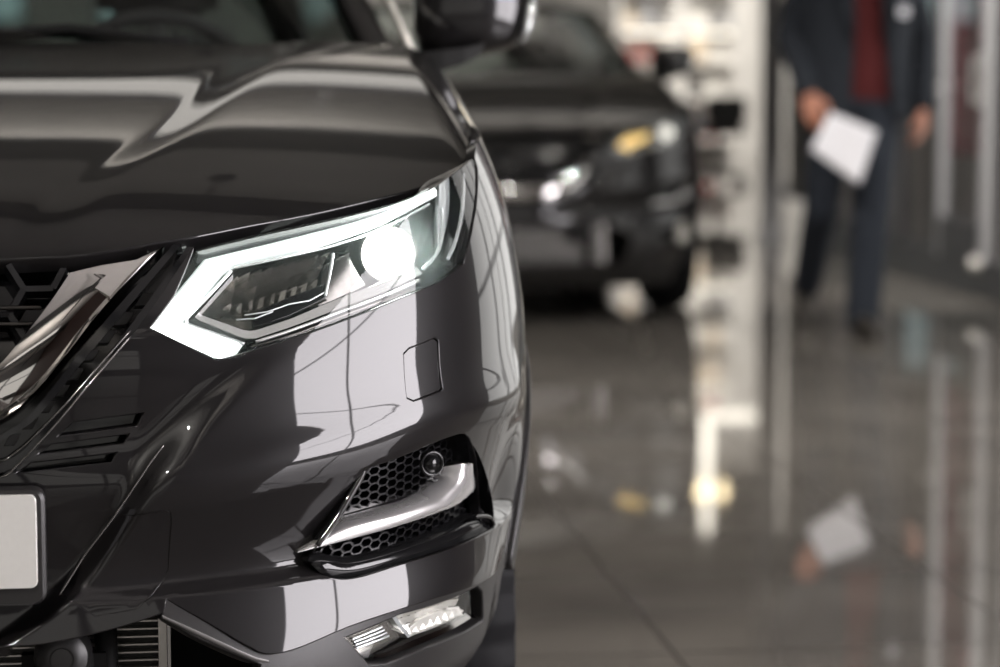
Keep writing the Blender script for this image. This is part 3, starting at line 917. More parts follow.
panel('reflector_shade', FS, [(262, 306), (300, 290), (339, 276), (337, 291), (300, 308), (262, 320)], 'gloss', HL, off=-.034, thick=.003, grid=.02, mirror='copy')
bead('light_guide', FS, [(343, 245), (341, 262), (336, 290)], .0018, 'guide', HL, off=-.030, mirror='copy')
bead('light_guide', FS, [(252, 308), (275, 305), (299, 297), (320, 294), (337, 285)], .0010, 'guide', HL, off=-.032, mirror='copy')
bead('light_guide', FS, [(243, 313), (262, 312), (281, 305)], .0010, 'guide', HL, off=-.031, mirror='copy')
# projector
pc = np.array(FS.eval([FS.uv(416, 243)], -.055)[0][0])
dirn = np.array([.10, -1.0, .04]); dirn /= np.linalg.norm(dirn)
def dome(c, d, prof, n=28):
    z = Vector(d); q = z.to_track_quat('Z', 'Y').to_matrix()
    mb = MB().lathe(prof, n)
    mb.V = [tuple(Vector(c) + q @ Vector(v)) for v in mb.V]
    return mb
g = dome(pc, dirn, [(.0395, -.03), (.0395, .004), (.036, .010), (.0325, .006), (.0325, -.03)])
emit('projector_ring', g.V, g.F, 'dim', HL, None, 'copy')
g = dome(pc, dirn, [(.0325 * math.cos(t), .004 + .02 * math.sin(t)) for t in np.linspace(0, PI / 2 - .02, 8)])
emit('projector_lens', g.V, g.F, 'beam', HL, None, 'copy')
panel('projector_shroud', FS, [(350, 246), (400, 226), (440, 210), (451, 205), (451, 232), (436, 262), (400, 274), (346, 292)], 'dim', HL, off=-.075, thick=.004, grid=.02, mirror='copy')
for off_, P in ((-.018, [(452.5, 204), (454.5, 215), (453, 236), (447, 252), (434, 266)]), (-.010, [(470, 172), (470, 195), (467, 220), (461, 243), (454, 258)])):
    bead('light_guide', FS, cr(P, 4), .0026, 'guide', HL, off=off_, mirror='copy')
panel('side_marker', FS, [(458, 178), (468, 170), (469, 195), (465, 222), (457, 246), (456, 215)], 'guide', HL, off=-.028, thick=.004, grid=.015, mirror='copy')

# ---- fog lamp opening
panel('fog_surround', FS, scale_poly(fog_rec, (410, 505), 1.04), 'gloss', CAR, off=-.055, thick=.004, grid=.02, mirror='copy')
wall = fog_rec + [fog_rec[0]]
loft('fog_surround_wall', FS, [(wall, -.004), (scale_poly(wall, (410, 505), 1.0), -.04), (scale_poly(wall, (410, 505), 1.04), -.06)], 'gloss', CAR, 120, 'copy')
hexmesh('fog_mesh', FS, [(369, 468), (430, 442), (464, 436), (474, 447), (478, 464), (466, 470), (460, 484), (445, 492), (350, 519)], .0064, .0011, 'mesh', CAR, off=-.034, mirror='copy', sx=1.7, shear=.06)
hexmesh('fog_mesh', FS, [(342, 553), (400, 538), (462, 517), (487, 505), (492, 520), (450, 541), (380, 560), (345, 566)], .0064, .0011, 'mesh', CAR, off=-.034, mirror='copy', sx=1.7, shear=.06)
# silver blade
up = cr([(306, 556), (352, 529), (387, 519), (432, 507), (448, 500)], 4) + cr([(459, 492), (465, 484), (468, 474)], 3)[1:]
md = cr([(303, 552), (350, 529), (400, 516), (430, 506), (448, 499)], 4) + cr([(461, 488), (467, 478), (469, 465)], 3)[1:]
md2 = cr([(302, 552.5), (350, 532), (400, 519), (430, 510), (450, 503)], 4) + cr([(464, 492), (471, 479), (472, 464.5)], 3)[1:]
lo = cr([(300, 553.5), (352, 540), (400, 527), (440, 514), (462, 505)], 4) + cr([(474, 497), (477, 482), (477.5, 464)], 3)[1:]
lo2 = cr([(302, 554.5), (352, 542), (400, 529), (440, 516), (464, 507)], 4) + cr([(478, 497), (483, 487), (479, 464)], 3)[1:]
loft('fog_blade', FS, [(up, -.052), (md, -.012), (md2, -.010), (lo, -.006), (lo2, -.011), (lo2, -.05)], 'silver', CAR, 70, 'copy')
# lip under the blade
lip_t = cr([(310, 561), (330, 557), (360, 561), (400, 553), (450, 537), (488, 518), (495, 519)], 4)
lip_b = cr([(311, 563), (326, 576), (341, 579), (362, 576), (400, 564), (450, 548), (496, 528)], 4)
loft('fog_lip', FS, [(lip_t, -.06), (lip_t, -.022), (lip_b, -.004), (lip_b, -.03)], 'gloss', CAR, 60, 'copy')
bead('fog_lip_edge', FS, cr([(478, 517), (488, 516.5), (494, 519), (497, 526)], 4), .003, 'gloss', CAR, off=-.004, mirror='copy')
# rolled rim along the pointed edge of the opening
bead('fog_rim', FS, cr([(284, 487), (330, 475), (358, 467), (364, 469), (362, 477), (350, 498), (336, 521), (318, 546)], 4), .0042, 'paint', CAR, off=-.002, mirror='copy', rad=[.25, .8, 1, 1, 1, 1, .8])
sp = np.array(FS.eval([FS.uv(449, 466)], -.026)[0][0])
g = dome(sp, (.35, -.93, .0), [(.017, -.02), (.017, 0), (.0145, .002), (.0115, -.001), (.0115, -.003), (.0105, -.003), (.0105, .003), (.0, .0035)])
emit('parking_sensor', g.V, g.F, 'gloss', CAR, None, 'copy')

# ---- lower bumper cladding with the fog lamp
fog_hole = [(343, 637), (400, 613), (478, 585), (483, 590), (484, 621), (468, 632), (424, 650), (386, 665), (368, 666)]
ccr = np.array(FS.pts(cr([(380, 690), (425, 666), (470, 646), (488, 626), (498, 600), (497, 575), (505, 560)], 4)))
def cdisp(u, v):
    vv = np.interp(u, np.sort(ccr[:, 0]), ccr[np.argsort(ccr[:, 0]), 1])
    return -.03 * sst(0, .10, vv - v) * sst(.6, .75, u)
cl_top = cr([(166, 600), (210, 625), (256, 652), (275, 654), (300, 647), (345, 627), (400, 607), (480, 579), (498, 565), (504, 548)], 3)
clad = cl_top + [('uv', UW - .40, .462)] + arch(.400, .34, .02, 8) + [('uv', UW - .41, .24), ('uv', .9, .22), ('uv', .6, .22), ('uv', .47, .25)] + [(262, 664), (200, 638), (163, 618), (163, 613)]
panel('lower_bumper', FS, clad, 'satin', CAR, holes=[fog_hole], grid=.012, thick=.02, bev=.003, disp=cdisp, mirror='copy')
loft('intake_edge', FS, [(cr([(162, 615), (200, 632), (250, 655), (268, 660)], 4), .002), (cr([(163, 618), (200, 636), (250, 658.5), (268, 662.5)], 4), .003), (cr([(165, 622), (200, 641), (250, 663), (268, 666)], 4), -.03)], 'satin_highlight', CAR, 40, 'copy')  # opening edge, its highlight put into the lighter grey
panel('lower_lip', FS, [('uv', 0, .27), ('uv', .40, .27), ('uv', .5, .255), ('uv', .9, .225), ('uv', .9, .17), ('uv', 0, .17)], 'satin', CAR, off=-.01, grid=.03, thick=.03)
fc = (415, 626)
fo = fog_hole + [fog_hole[0]]
fog = loft('fog_lamp', FS, [(fo, -.006), (scale_poly(fo, fc, .985), -.02), (scale_poly(fo, fc, .95), -.06), (scale_poly(fo, fc, .5), -.07), (scale_poly(fo, fc, .02), -.07)], 'gloss', CAR, 80, 'copy', sharp=30)
flens = [(348, 637), (400, 617.5), (474, 590.5), (478, 597), (478.5, 615), (468, 624), (424, 644), (386, 658.5), (370, 659.5)]
panel('lens', FS, flens, 'lens', fog, off=-.010, thick=.004, grid=.015, mirror='copy')
panel('reflector', FS, [(349, 638), (398, 619.5), (404, 626), (414, 639), (384, 656), (371, 657.5)], 'facet', fog, off=-.020, thick=.003, grid=.02, mirror='copy')
for k in range(4):
    bead('reflector_rib', FS, [(361 + 1.6 * k, 641 + 3 * k), (392 + 2.4 * k, 629 + 3 * k)], .0016, 'guide', fog, off=-.017, mirror='copy')
V, F = reflector(404, 470, [(404, 617), (474, 592)], [(404, 632), (415, 637), (478, 614)], 9, 3, .008, -.016, .010)
emit('reflector', V, F, 'facet2', fog, None, 'copy', smooth=False)
panel('reflector_floor', FS, [(415, 634), (430, 622), (450, 614), (474, 613), (470, 620), (424, 640)], 'facet2', fog, off=-.015, thick=.003, grid=.02, mirror='copy')
loft('fog_divider', FS, [([(398, 619), (404, 628), (415, 641)], -.03), ([(399, 618.5), (405, 627), (416, 640)], -.012), ([(403, 617), (408, 625), (419, 638)], -.012), ([(404, 617), (409, 625), (420, 638)], -.03)], 'guide', fog, 20, 'copy', sharp=30)
loft('fog_base', FS, [([(371, 658.5), (390, 652), (420, 637.5), (474, 615)], -.012), ([(372, 660), (387, 659), (424, 645.5), (476, 619)], -.007)], 'darkchrome', fog, 30, 'copy')

# ---- behind the lower intake
RY = .16
def yb(x0, x1, y0, y1, Y, d=.02):
    a, b = on_y(x0, y0, Y), on_y(x1, y1, Y)
    return ((a.x + b.x) / 2, Y + d / 2, (a.z + b.z) / 2), (abs(b.x - a.x), d, abs(a.z - b.z))
zlo = .20
a, b = on_y(-330, 560, RY + .02), on_y(160, 560, RY + .02)
xr2 = on_y(158, 640, RY).x
rad = MB().box((0, RY + .05, (zlo + .56) / 2), (2 * xr2, .03, .56 - zlo)).build('radiator', 'fin', car)
z = zlo + .012
while z < .55:
    MB().box((0, RY + .03, z), (2 * xr2, .012, .0020), bev=.0004).build('radiator_tube', 'alu', rad)
    z += .0098
c, d = yb(158, 167, 610, 667, RY)
for s in (1, -1):
    MB().box((s * c[0], RY + .02, (zlo + .56) / 2), (d[0], .05, .56 - zlo), bev=.003).build('radiator_tank', 'alu', rad, smooth='auto')
    c2, d2 = yb(167, 171, 610, 667, RY)
    MB().box((s * c2[0], RY + .01, (zlo + .56) / 2), (d2[0], .03, .56 - zlo), bev=.002).build('radiator_tank_edge', 'silver', rad, smooth='auto')
h0, h1 = on_y(104, 600, RY - .02), on_y(106, 760, RY - .02)
MB().tube([h0, h0 * .5 + h1 * .5 + Vector((.004, -.01, 0)), h1], .014, 12).build('hose', 'rubber', car, smooth=True)
hs = on_y(62, 658, .07)
hm = dome(hs, (0, -1, .05), [(.034, -.05), (.034, -.012), (.030, .0), (.020, .007), (.0145, .008), (.0145, .006), (.0125, .006), (.0125, .009), (0, .0095)])
horn = hm.build('front_camera', 'satin', car, smooth='auto')
MB().box((hs.x, hs.y + .05, hs.z - .02), (.10, .06, .07), bev=.02).box((hs.x, hs.y + .08, hs.z + .03), (.03, .06, .16)).build('bracket', 'rubber', horn, smooth='auto')
MB().box((0, .30, .62), (1.3, .04, .56)).build('bulkhead', 'rubber', car)
MB().box((0, .12, .60), (1.1, .05, .07), bev=.02).build('crash_beam', 'rubber', car, smooth='auto')
MB().box((0, 2.0, .23), (1.3, 3.4, .04)).build('underbody', 'rubber', car)
for s in (1, -1):
    gi = MB().box((s * .70, .62, .52), (.06, .06, .6)).box((s * .58, 1.0, .6), (.04, .9, .7))
    gi.build('wheel_housing', 'rubber', car)

# ---- wheels
def wheel(Yc, s):
    w = .215; xo = .893
    prof = [(.225, -w / 2 + .01), (.26, -w / 2), (.315, -w / 2 + .008), (.330, -w / 2 + .03), (.335, -w / 4), (.3355, 0), (.335, w / 4), (.330, w / 2 - .03), (.315, w / 2 - .008), (.26, w / 2), (.225, w / 2 - .01)]
    mb = MB(); n = 120
    V, F = [], []
    for i, (r, h) in enumerate(prof):
        for j in range(n):
            a = 2 * PI * j / n
            rr = r - (.012 if (2 <= i <= 8 and (j // 2) % 2 == (1 if i < 5 else 0) and i != 5) else 0)
            V.append((s * (xo - w / 2) + h * s, Yc + rr * math.cos(a), WZ + rr * math.sin(a)))
    for i in range(len(prof) - 1):
        for j in range(n):
            F.append((i * n + j, i * n + (j + 1) % n, (i + 1) * n + (j + 1) % n, (i + 1) * n + j))
    mb.add(V, F)
    t = mb.build('wheel', 'tyre', car, smooth='auto')
    rim = MB().lathe([(.232, -.09), (.232, .095), (.215, .098), (.205, .07), (.20, -.09)], 40, 'X', (s * (xo - w / 2), Yc, WZ))
    for k in range(5):
        for da in (-.12, .12):
            a = 2 * PI * k / 5 + da; a2_ = 2 * PI * k / 5 + da * 1.6
            x = s * (xo - .02)
            rim.tube([(x - s * .01, Yc + .04 * math.cos(a), WZ + .04 * math.sin(a)), (x, Yc + .21 * math.cos(a2_), WZ + .21 * math.sin(a2_))], .017, 8)
    rim.lathe([(0, .095), (.05, .095), (.06, .07), (.06, -.02)], 24, 'X', (s * (xo - w / 2), Yc, WZ)) if s > 0 else rim.lathe([(0, -.095), (.05, -.095), (.06, -.07), (.06, .02)], 24, 'X', (s * (xo - w / 2), Yc, WZ))
    rim.build('rim', 'alu', t, smooth='auto')
for Yc in (WY, WY2):
    for s in (1, -1): wheel(Yc, s)
# ================================================================== the hall
def wmat(name, col, rough=.7, noise=(3, .12), **k): return mat(name, col, rough, noise=noise, **k)
M['ceil'] = wmat('ceiling_paint', (.50, .48, .45), .8)
M['beam_steel'] = wmat('beam_steel', (.035, .034, .033), .5)
M['wall_white'] = wmat('white_wall', (.74, .72, .69), .7)
M['wall_grey'] = wmat('grey_wall', (.30, .29, .28), .7)
M['wall_brown'] = wmat('brown_wall', (.085, .05, .045), .6)
M['frame'] = mat('brushed_aluminium', (.50, .50, .52), .4, .35, noise=(20, .1))
M['darkframe'] = mat('dark_frame', (.05, .05, .055), .4, .3, noise=(20, .1))
M['pane'] = glass('partition_glass', (.8, .8, .82), 1.0)
M['maroon'] = mat('maroon_banner', (.34, .02, .06), .6, noise=(6, .3))
def emis(name, col, s):
    m = bpy.data.materials.new(name); m.use_nodes = True
    nt = m.node_tree; nt.nodes.remove(nt.nodes['Principled BSDF'])
    e = nt.nodes.new('ShaderNodeEmission'); e.inputs[0].default_value = (*col, 1); e.inputs[1].default_value = s
    nt.links.new(e.outputs[0], nt.nodes['Material Output'].inputs[0])
    return m
M['day'] = emis('daylight_pane', (1.0, .95, .985), 12.5)
M['day_dim'] = emis('overcast_pane', (1.0, .96, .90), .6)
M['day_side'] = emis('side_pane', (1.0, .98, .95), 1.5)
M['day_cool'] = emis('cool_pane', (.80, 1.0, 1.0), 1.3)
M['tube'] = emis('lamp_tube', (1.0, .95, .88), 1.05)
M['warm'] = emis('warm_lamp', (1.0, .80, .48), 9.0)
M['strip'] = emis('shelf_lamp', (1.0, .93, .80), 4.0)

def floor_mat():
    m = bpy.data.materials.new('polished_tiles'); m.use_nodes = True
    nt = m.node_tree; b = nt.nodes['Principled BSDF']; L = nt.links.new
    tc = nt.nodes.new('ShaderNodeTexCoord'); sx = nt.nodes.new('ShaderNodeSeparateXYZ')
    L(tc.outputs['Object'], sx.inputs[0])
    def math_(op, a, bb=None):
        n = nt.nodes.new('ShaderNodeMath'); n.operation = op
        for i, v in enumerate((a, bb)):
            if v is None: continue
            if isinstance(v, (int, float)): n.inputs[i].default_value = v
            else: L(v, n.inputs[i])
        return n.outputs[0]
    T = .72
    def dist(o, ph):
        f = math_('FRACT', math_('ADD', math_('DIVIDE', math_('SUBTRACT', o, ph), T), 200.5))
        return math_('MULTIPLY', math_('ABSOLUTE', math_('SUBTRACT', f, .5)), T)
    d = math_('MINIMUM', dist(sx.outputs[0], 1.36), dist(sx.outputs[1], .35))
    j = math_('LESS_THAN', d, .0042)
    n = nt.nodes.new('ShaderNodeTexNoise'); n.inputs['Scale'].default_value = 2.5; n.inputs['Detail'].default_value = 8
    L(tc.outputs['Object'], n.inputs['Vector'])
    r = nt.nodes.new('ShaderNodeValToRGB')
    r.color_ramp.elements[0].position = .3; r.color_ramp.elements[0].color = (.088, .081, .074, 1)
    r.color_ramp.elements[1].position = .75; r.color_ramp.elements[1].color = (.145, .133, .120, 1)
    L(n.outputs['Fac'], r.inputs[0])
    mx = nt.nodes.new('ShaderNodeMix'); mx.data_type = 'RGBA'
    L(j, mx.inputs[0]); L(r.outputs[0], mx.inputs[6]); mx.inputs[7].default_value = (.014, .010, .008, 1)
    L(mx.outputs[2], b.inputs['Base Color'])
    n2 = nt.nodes.new('ShaderNodeTexNoise'); n2.inputs['Scale'].default_value = 14; n2.inputs['Detail'].default_value = 3
    L(tc.outputs['Object'], n2.inputs['Vector'])
    rr = math_('ADD', math_('MULTIPLY', n2.outputs['Fac'], .03), math_('ADD', math_('MULTIPLY', j, .4), .022))
    L(rr, b.inputs['Roughness'])
    b.inputs['IOR'].default_value = 1.62
    return m
M['floor'] = floor_mat()

XL, XR, XF, Y0, YM, Y1, ZT = -9.0, 4.24, 9.0, -10.0, 12.0, 30.0, 4.6
def struct(name, mb, m, parent=None):
    o = mb.build(name, m, parent)
    if parent is None: o['kind'] = 'structure'
    return o
struct('floor', MB().box(((XL + XF) / 2, (Y0 + Y1) / 2, -.05), (XF - XL, Y1 - Y0, .1)), 'floor')
struct('ceiling', MB().box(((XL + XF) / 2, (Y0 + Y1) / 2, ZT + .05), (XF - XL, Y1 - Y0, .1)), 'ceil')
struct('wall_left', MB().box((XL - .05, (Y0 + Y1) / 2, ZT / 2), (.1, Y1 - Y0, ZT)), 'wall_grey')
# wall behind the camera: parapet, head, glazing between
struct('wall_back', MB().box((-2.4, Y0 - .05, .2), (13.4, .1, .4)).box((-2.4, Y0 - .05, 3.9), (13.4, .1, 1.4)), 'wall_grey')
wb = struct('window_1', MB().box((-2.4, Y0 - .07, 1.8), (13.2, .04, 2.8)), 'day_dim')
fr_ = MB()
for k in range(8): fr_.box((-9 + 1.89 * k, Y0, 1.8), (.12, .12, 2.8))
fr_.box((-2.4, Y0, 2.3), (13.2, .1, .09))
fr_.build('window_frame', 'darkframe', wb)
# right wall: bright window, brown wall, white wall, glazed partition
struct('wall_right', MB().box((XR + .05, -6.85, ZT / 2), (.1, 6.3, ZT)).box((XR + .05, -1.9, .15), (.1, 3.6, .3)).box((XR + .05, -1.9, 3.75), (.1, 3.6, 1.7)).box((XR + .05, 1.2, ZT / 2), (.1, 2.6, ZT)), 'wall_brown')
w2 = struct('window_2', MB().box((XR + .07, -1.9, 1.6), (.04, 3.6, 2.6)), 'day')
fr_ = MB()
for y in (-3.7, -2.05, -.12): fr_.box((XR + .02, y, 1.6), (.06, .035, 2.6))
fr_.box((XR + .02, -1.9, 2.1), (.05, 3.6, .02))
fr_.build('window_frame', 'darkframe', w2)
struct('wall_right_panel', MB().box((XR + .05, 5.35, 3.85), (.1, 5.7, 1.5)).box((XR + .05, 5.35, .1), (.1, 5.7, .2)), 'wall_white')
w3 = struct('window_3', MB().box((XR + .07, 5.35, 1.65), (.04, 5.7, 2.9)), 'day_side')
fr_ = MB()
for y in (2.55, 4.4, 6.3, 8.15): fr_.box((XR + .02, y, 1.65), (.1, .08, 2.9))
fr_.box((XR + .02, 5.35, .95), (.08, 5.7, .05))
fr_.build('window_frame', 'darkframe', w3)
struct('trim_1', MB().box((XR - .01, 2.52, ZT / 2), (.06, .1, ZT)).box((XR - .01, 5.3, ZT / 2), (.03, .05, ZT)), 'darkframe')
struct('wall_far', MB().box(((XL + XF) / 2, Y1 + .05, ZT / 2), (XF - XL, .1, ZT)), 'wall_white')
for i, (x, w_) in enumerate(((-2.1, 1.1), (-.25, .62), (2.35, .52))):
    wo = struct('window_%d' % (4 + i), MB().box((x, Y1 - .01, 2.35), (w_, .04, 1.5)), 'day_cool')
    MB().box((x - w_ / 2 - .03, Y1 - .03, 2.35), (.06, .08, 1.62)).box((x + w_ / 2 + .03, Y1 - .03, 2.35), (.06, .08, 1.62)).box((x, Y1 - .03, 3.13), (w_, .08, .06)).box((x, Y1 - .03, 1.57), (w_, .08, .06)).build('window_frame', 'darkframe', wo)
struct('wall_far_right', MB().box((XF + .05, (YM + Y1) / 2, ZT / 2), (.1, Y1 - YM, ZT)), 'wall_white')
struct('wall_side_room', MB().box((XR + 2.4, YM + .05, ZT / 2), (4.7, .1, ZT)).box((XR + 4.7, 10.0, ZT / 2), (.1, 4.1, ZT)).box((XR + 2.4, 8.15, ZT / 2), (4.7, .1, ZT)), 'wall_grey')

# glazed partition: posts, rails, panes
part = thing('glazed_partition', 'aluminium framed glass partition at the right with a maroon banner behind it', 'partition', (XR, 10.1, 0))
def post(y, w, d=.05, m='frame', z0=0, z1=3.0): MB().box((0, y - 10.1, (z0 + z1) / 2), (d, w, z1 - z0), bev=.006).build('post', m, part)
for y, w, m_ in ((8.26, .12, 'frame'), (9.42, .06, 'darkframe'), (10.05, .06, 'darkframe'), (10.75, .06, 'darkframe'), (11.4, .05, 'darkframe'), (11.93, .1, 'darkframe')): post(y, w, .05, m_)
MB().box((0, 0, .09), (.08, 3.7, .18), bev=.01).build('bottom_rail', 'darkframe', part)
MB().box((0, 0, 3.05), (.09, 3.8, .12), bev=.01).build('top_rail', 'frame', part)
MB().box((0, .68, 1.6), (.012, 2.5, 2.85)).build('pane', 'pane', part)
MB().box((.02, 1.3, 1.6), (.02, 2.5, 2.7)).build('back_panel', 'wall_grey', part)
MB().box((0, 0, 3.85), (.1, 3.8, 1.5)).build('bulkhead', 'wall_grey', part)
door = thing('glass_door', 'glass door in the partition with an upright white metal handle', 'door', (XR - .02, 8.92, 0))
for y in (-.31, .36): MB().box((0, y, 1.25), (.045, .085, 2.2), bev=.006).build('door_stile', 'frame', door)
for z, h in ((.26, .18), (2.36, .12)): MB().box((0, .025, z), (.06, .62, h), bev=.006).build('door_rail', 'darkframe', door)
MB().box((0, .025, 1.3), (.012, .6, 2.0)).build('pane', 'pane', door)
hd = MB().tube([(-.02, -.31, .93), (-.075, -.31, .93), (-.075, -.31, 1.13), (-.02, -.31, 1.13)], .014, 10).box((-.03, -.31, 1.03), (.012, .05, .26), bev=.004)
hd.build('door_handle', 'silver', door, smooth='auto')
MB().tube([(-.02, .36, .98), (-.09, .36, .98)], .014, 10).build('lock', 'silver', door, smooth='auto')
banner = MB().box((0, 0, 0), (.03, .76, 1.7), bev=.004).build('banner', 'maroon', None, loc=(XR + .28, 9.90, 1.48))
tag(banner, 'maroon banner hanging behind the glass of the partition', 'banner')
MB().tube([(0, -.39, .86), (0, .39, .86)], .012, 8).build('banner_rail', 'frame', banner, smooth='auto')
MB().lathe([(1e-4 + .034 * math.sin(a), .034 * math.cos(a)) for a in np.linspace(0, PI, 12)], 16, 'Z', (-.06, -.36, .165)).tube([(-.06, -.36, .165), (-.01, -.31, .165)], .012, 8).build('door_stop', 'white', door, smooth='auto')

# pillar at the end of the partition
pil = MB().lathe([(.07, 0), (.085, .0), (.085, .05), (.07, .07), (.07, 4.45), (.085, 4.5), (.085, 4.6)], 40).build('pillar', 'frame', None, smooth='auto', loc=(4.06, 12.3, 0))
pil['kind'] = 'structure'
# white upright panel further back
g = ground(798, 192)
pan = thing('display_board', 'tall plain white display board standing behind the steel pillar', 'board', (g.x, g.y, 0), -PSI)
MB().box((0, 0, 1.5), (.30, .05, 2.9), bev=.01).build('panel', 'wall_white', pan)
MB().box((0, 0, .03), (.42, .30, .04), bev=.008).build('base', 'frame', pan)

# ceiling beams and lamps
M['beam_steel'].name = 'beam_steel'
k = 0
for y in (-7.5, -4.6, -1.7, 1.2, 4.1, 7.0, 9.9, 13.5, 17.5, 22, 26):
    mb = MB().box((0, y, 4.34), (18, .035, .44)).box((0, y, 4.14), (18, .16, .03)).box((0, y, 4.55), (18, .16, .03))
    o = struct('trim_%d' % (10 + k), mb, 'beam_steel'); k += 1
for x in (-6.4, -3.4, -.4, 2.6):
    o = struct('trim_%d' % (10 + k), MB().box((x, 1, 4.05), (.07, 22, .12)), 'beam_steel'); k += 1
def lamp(x, y, L, w, rz, lab, m='tube', z=3.7, group='strip lamps under the ceiling'):
    t = thing('ceiling_lamp', lab, 'lamp', (x, y, z), rz, group)
    MB().box((0, 0, .05), (L, w, .07), bev=.01).build('lamp_body', 'frame', t)
    MB().box((0, 0, -.005), (L - .04, w - .03, .04), bev=.01).build('diffuser', m, t)
    MB().tube([(-L / 3, 0, .08), (-L / 3, 0, ZT - z)], .006, 6).tube([(L / 3, 0, .08), (L / 3, 0, ZT - z)], .006, 6).build('hanger', 'frame', t)
    l = bpy.data.lights.new('up_fill', 'AREA'); l.shape = 'RECTANGLE'; l.size = L; l.size_y = w; l.energy = 11 * L; l.color = (1, .95, .9)  # added fill, shines up from the lamp to brighten the ceiling
    o = bpy.data.objects.new('up_fill', l); C.objects.link(o); o.location = (x, y, z + .10); o.rotation_euler = (PI, 0, -rz)
LAMPS = [(.1, 7.9, 3.6, .55, 0), (-4.4, 7.9, 3.2, .5, 0), (2.6, 12.6, 3.4, .35, 0), (-6, 14, 3, .25, 0), (-6, 21, 3, .3, 0), (-2, 22, 3, .3, 0), (-4, -5.8, 3, .25, 0), (1.6, -5.8, 2.4, .25, 0)]  # the third lamp is added to brighten the second car
for L in LAMPS: lamp(*L, 'long white strip lamp hung under the dark ceiling beams')

def area(name, loc, rot, sx, sy, power, col=(1, .95, .88)):
    l = bpy.data.lights.new(name, 'AREA'); l.shape = 'RECTANGLE'; l.size = sx; l.size_y = sy; l.energy = power; l.color = col
    o = bpy.data.objects.new(name, l); o.location = loc; o.rotation_euler = rot; C.objects.link(o); return o
# ================================================================== shelving at the far end
RC = random.Random(7)
COL = {'carton_white': (.72, .70, .66), 'carton_cream': (.62, .52, .40), 'carton_brown': (.20, .11, .07), 'carton_red': (.30, .04, .03), 'carton_grey': (.25, .25, .26), 'carton_black': (.09, .085, .085), 'carton_blue': (.10, .16, .26)}
for k_, c_ in COL.items(): M[k_] = mat(k_, c_, .5, noise=(8, .15))
WORD = {'carton_white': 'white', 'carton_cream': 'cream', 'carton_brown': 'brown', 'carton_red': 'red', 'carton_grey': 'grey', 'carton_black': 'charcoal', 'carton_blue': 'blue'}
SH = [.22, .66, 1.06, 1.44, 1.84, 2.22, 2.58]
SHN = ['lowest', 'second lowest', 'third', 'fourth', 'fifth', 'sixth', 'top']
def rack(px, py, w, label, nm):
    g = ground(px, py)
    rz = -PSI
    t = thing('display_rack', label, 'rack', (g.x, g.y, 0), rz, 'white display racks at the far wall')
    for x in (-w / 2, w / 2):
        for y in (-.2, .2):
            MB().box((x, y, 1.4), (.05, .05, 2.8), bev=.006).build('upright', 'wall_white', t)
    for z in SH:
        MB().box((0, 0, z), (w, .44, .035), bev=.006).build('shelf', 'wall_white', t)
    for z in (1.42, 2.56):
        MB().box((0, -.19, z - .04), (w - .12, .03, .025)).build('shelf_lamp', 'strip', t)
    MB().box((0, .21, 1.4), (w, .012, 2.7)).build('back_sheet', 'wall_white', t)
    Rz = Matrix.Rotation(rz, 3, 'Z')
    for si, z in enumerate(SH):
        x = -w / 2 + .06
        n = 0
        while x < w / 2 - .14:
            bw, bh, bd = RC.uniform(.10, .19), RC.uniform(.12, .27), RC.uniform(.2, .3)
            if x + bw > w / 2 - .04: break
            c = RC.choice(list(COL) + ['carton_white', 'carton_cream', 'carton_white'])
            p = Vector((g.x, g.y, 0)) + Rz @ Vector((x + bw / 2, -.02, 0))
            o = MB().box((0, 0, bh / 2), (bw, bd, bh), bev=.008).build('carton', c, None, loc=(p.x, p.y, z + .018))
            o.rotation_euler = (0, 0, rz)
            n += 1
            tag(o, '%s carton, number %d from the left on the %s shelf of the %s rack' % (WORD[c], n, SHN[si], nm), 'carton', 'cartons on the display racks')
            x += bw + RC.uniform(.02, .07)
rack(648, 162, .66, 'left white display rack of cartons behind the second car', 'left')
rack(708, 160, .58, 'right white display rack of cartons beside the second car mirror', 'right')
g = ground(752, 158)
o = struct('wall_far_niche', MB().box((g.x, g.y + .3, 1.8), (1.0, .1, 3.6)), 'wall_white')

# wall lamps high over the racks (seen mirrored in the floor)
def at(px, d, z):
    lat = (px - 500) / 2500 * d
    return Vector((CAM[0] + d * _s + lat * _c, CAM[1] + d * _c - lat * _s, z))
p = at(709, 26.2, 0)
tl = thing('light_column', 'tall lit strip hung over the right display rack', 'lamp', (p.x, p.y, 2.90))
MB().box((0, 0, .35), (.10, .06, 1.3), bev=.02).build('diffuser', 'strip', tl)
MB().box((.3, .02, -.24), (.62, .06, .08), bev=.02).build('cross_tube', 'strip', tl)
MB().box((0, .06, .9), (.06, .06, 1.7)).build('stem', 'frame', tl)
for i, x in enumerate((704, 724)):
    p = at(x, 26.0, 3.42)
    t = thing('globe_lamp', ['left', 'right'][i] + ' of two warm globe lamps high above the right rack', 'lamp', p, 0, 'warm globe lamps')
    MB().lathe([(.065 * math.sin(a) + 1e-4, .065 * math.cos(a)) for a in np.linspace(0, PI, 14)], 20).build('globe', 'warm', t, smooth=True)
    MB().tube([(0, 0, .06), (0, 0, 1.18)], .012, 8).build('stem', 'frame', t)

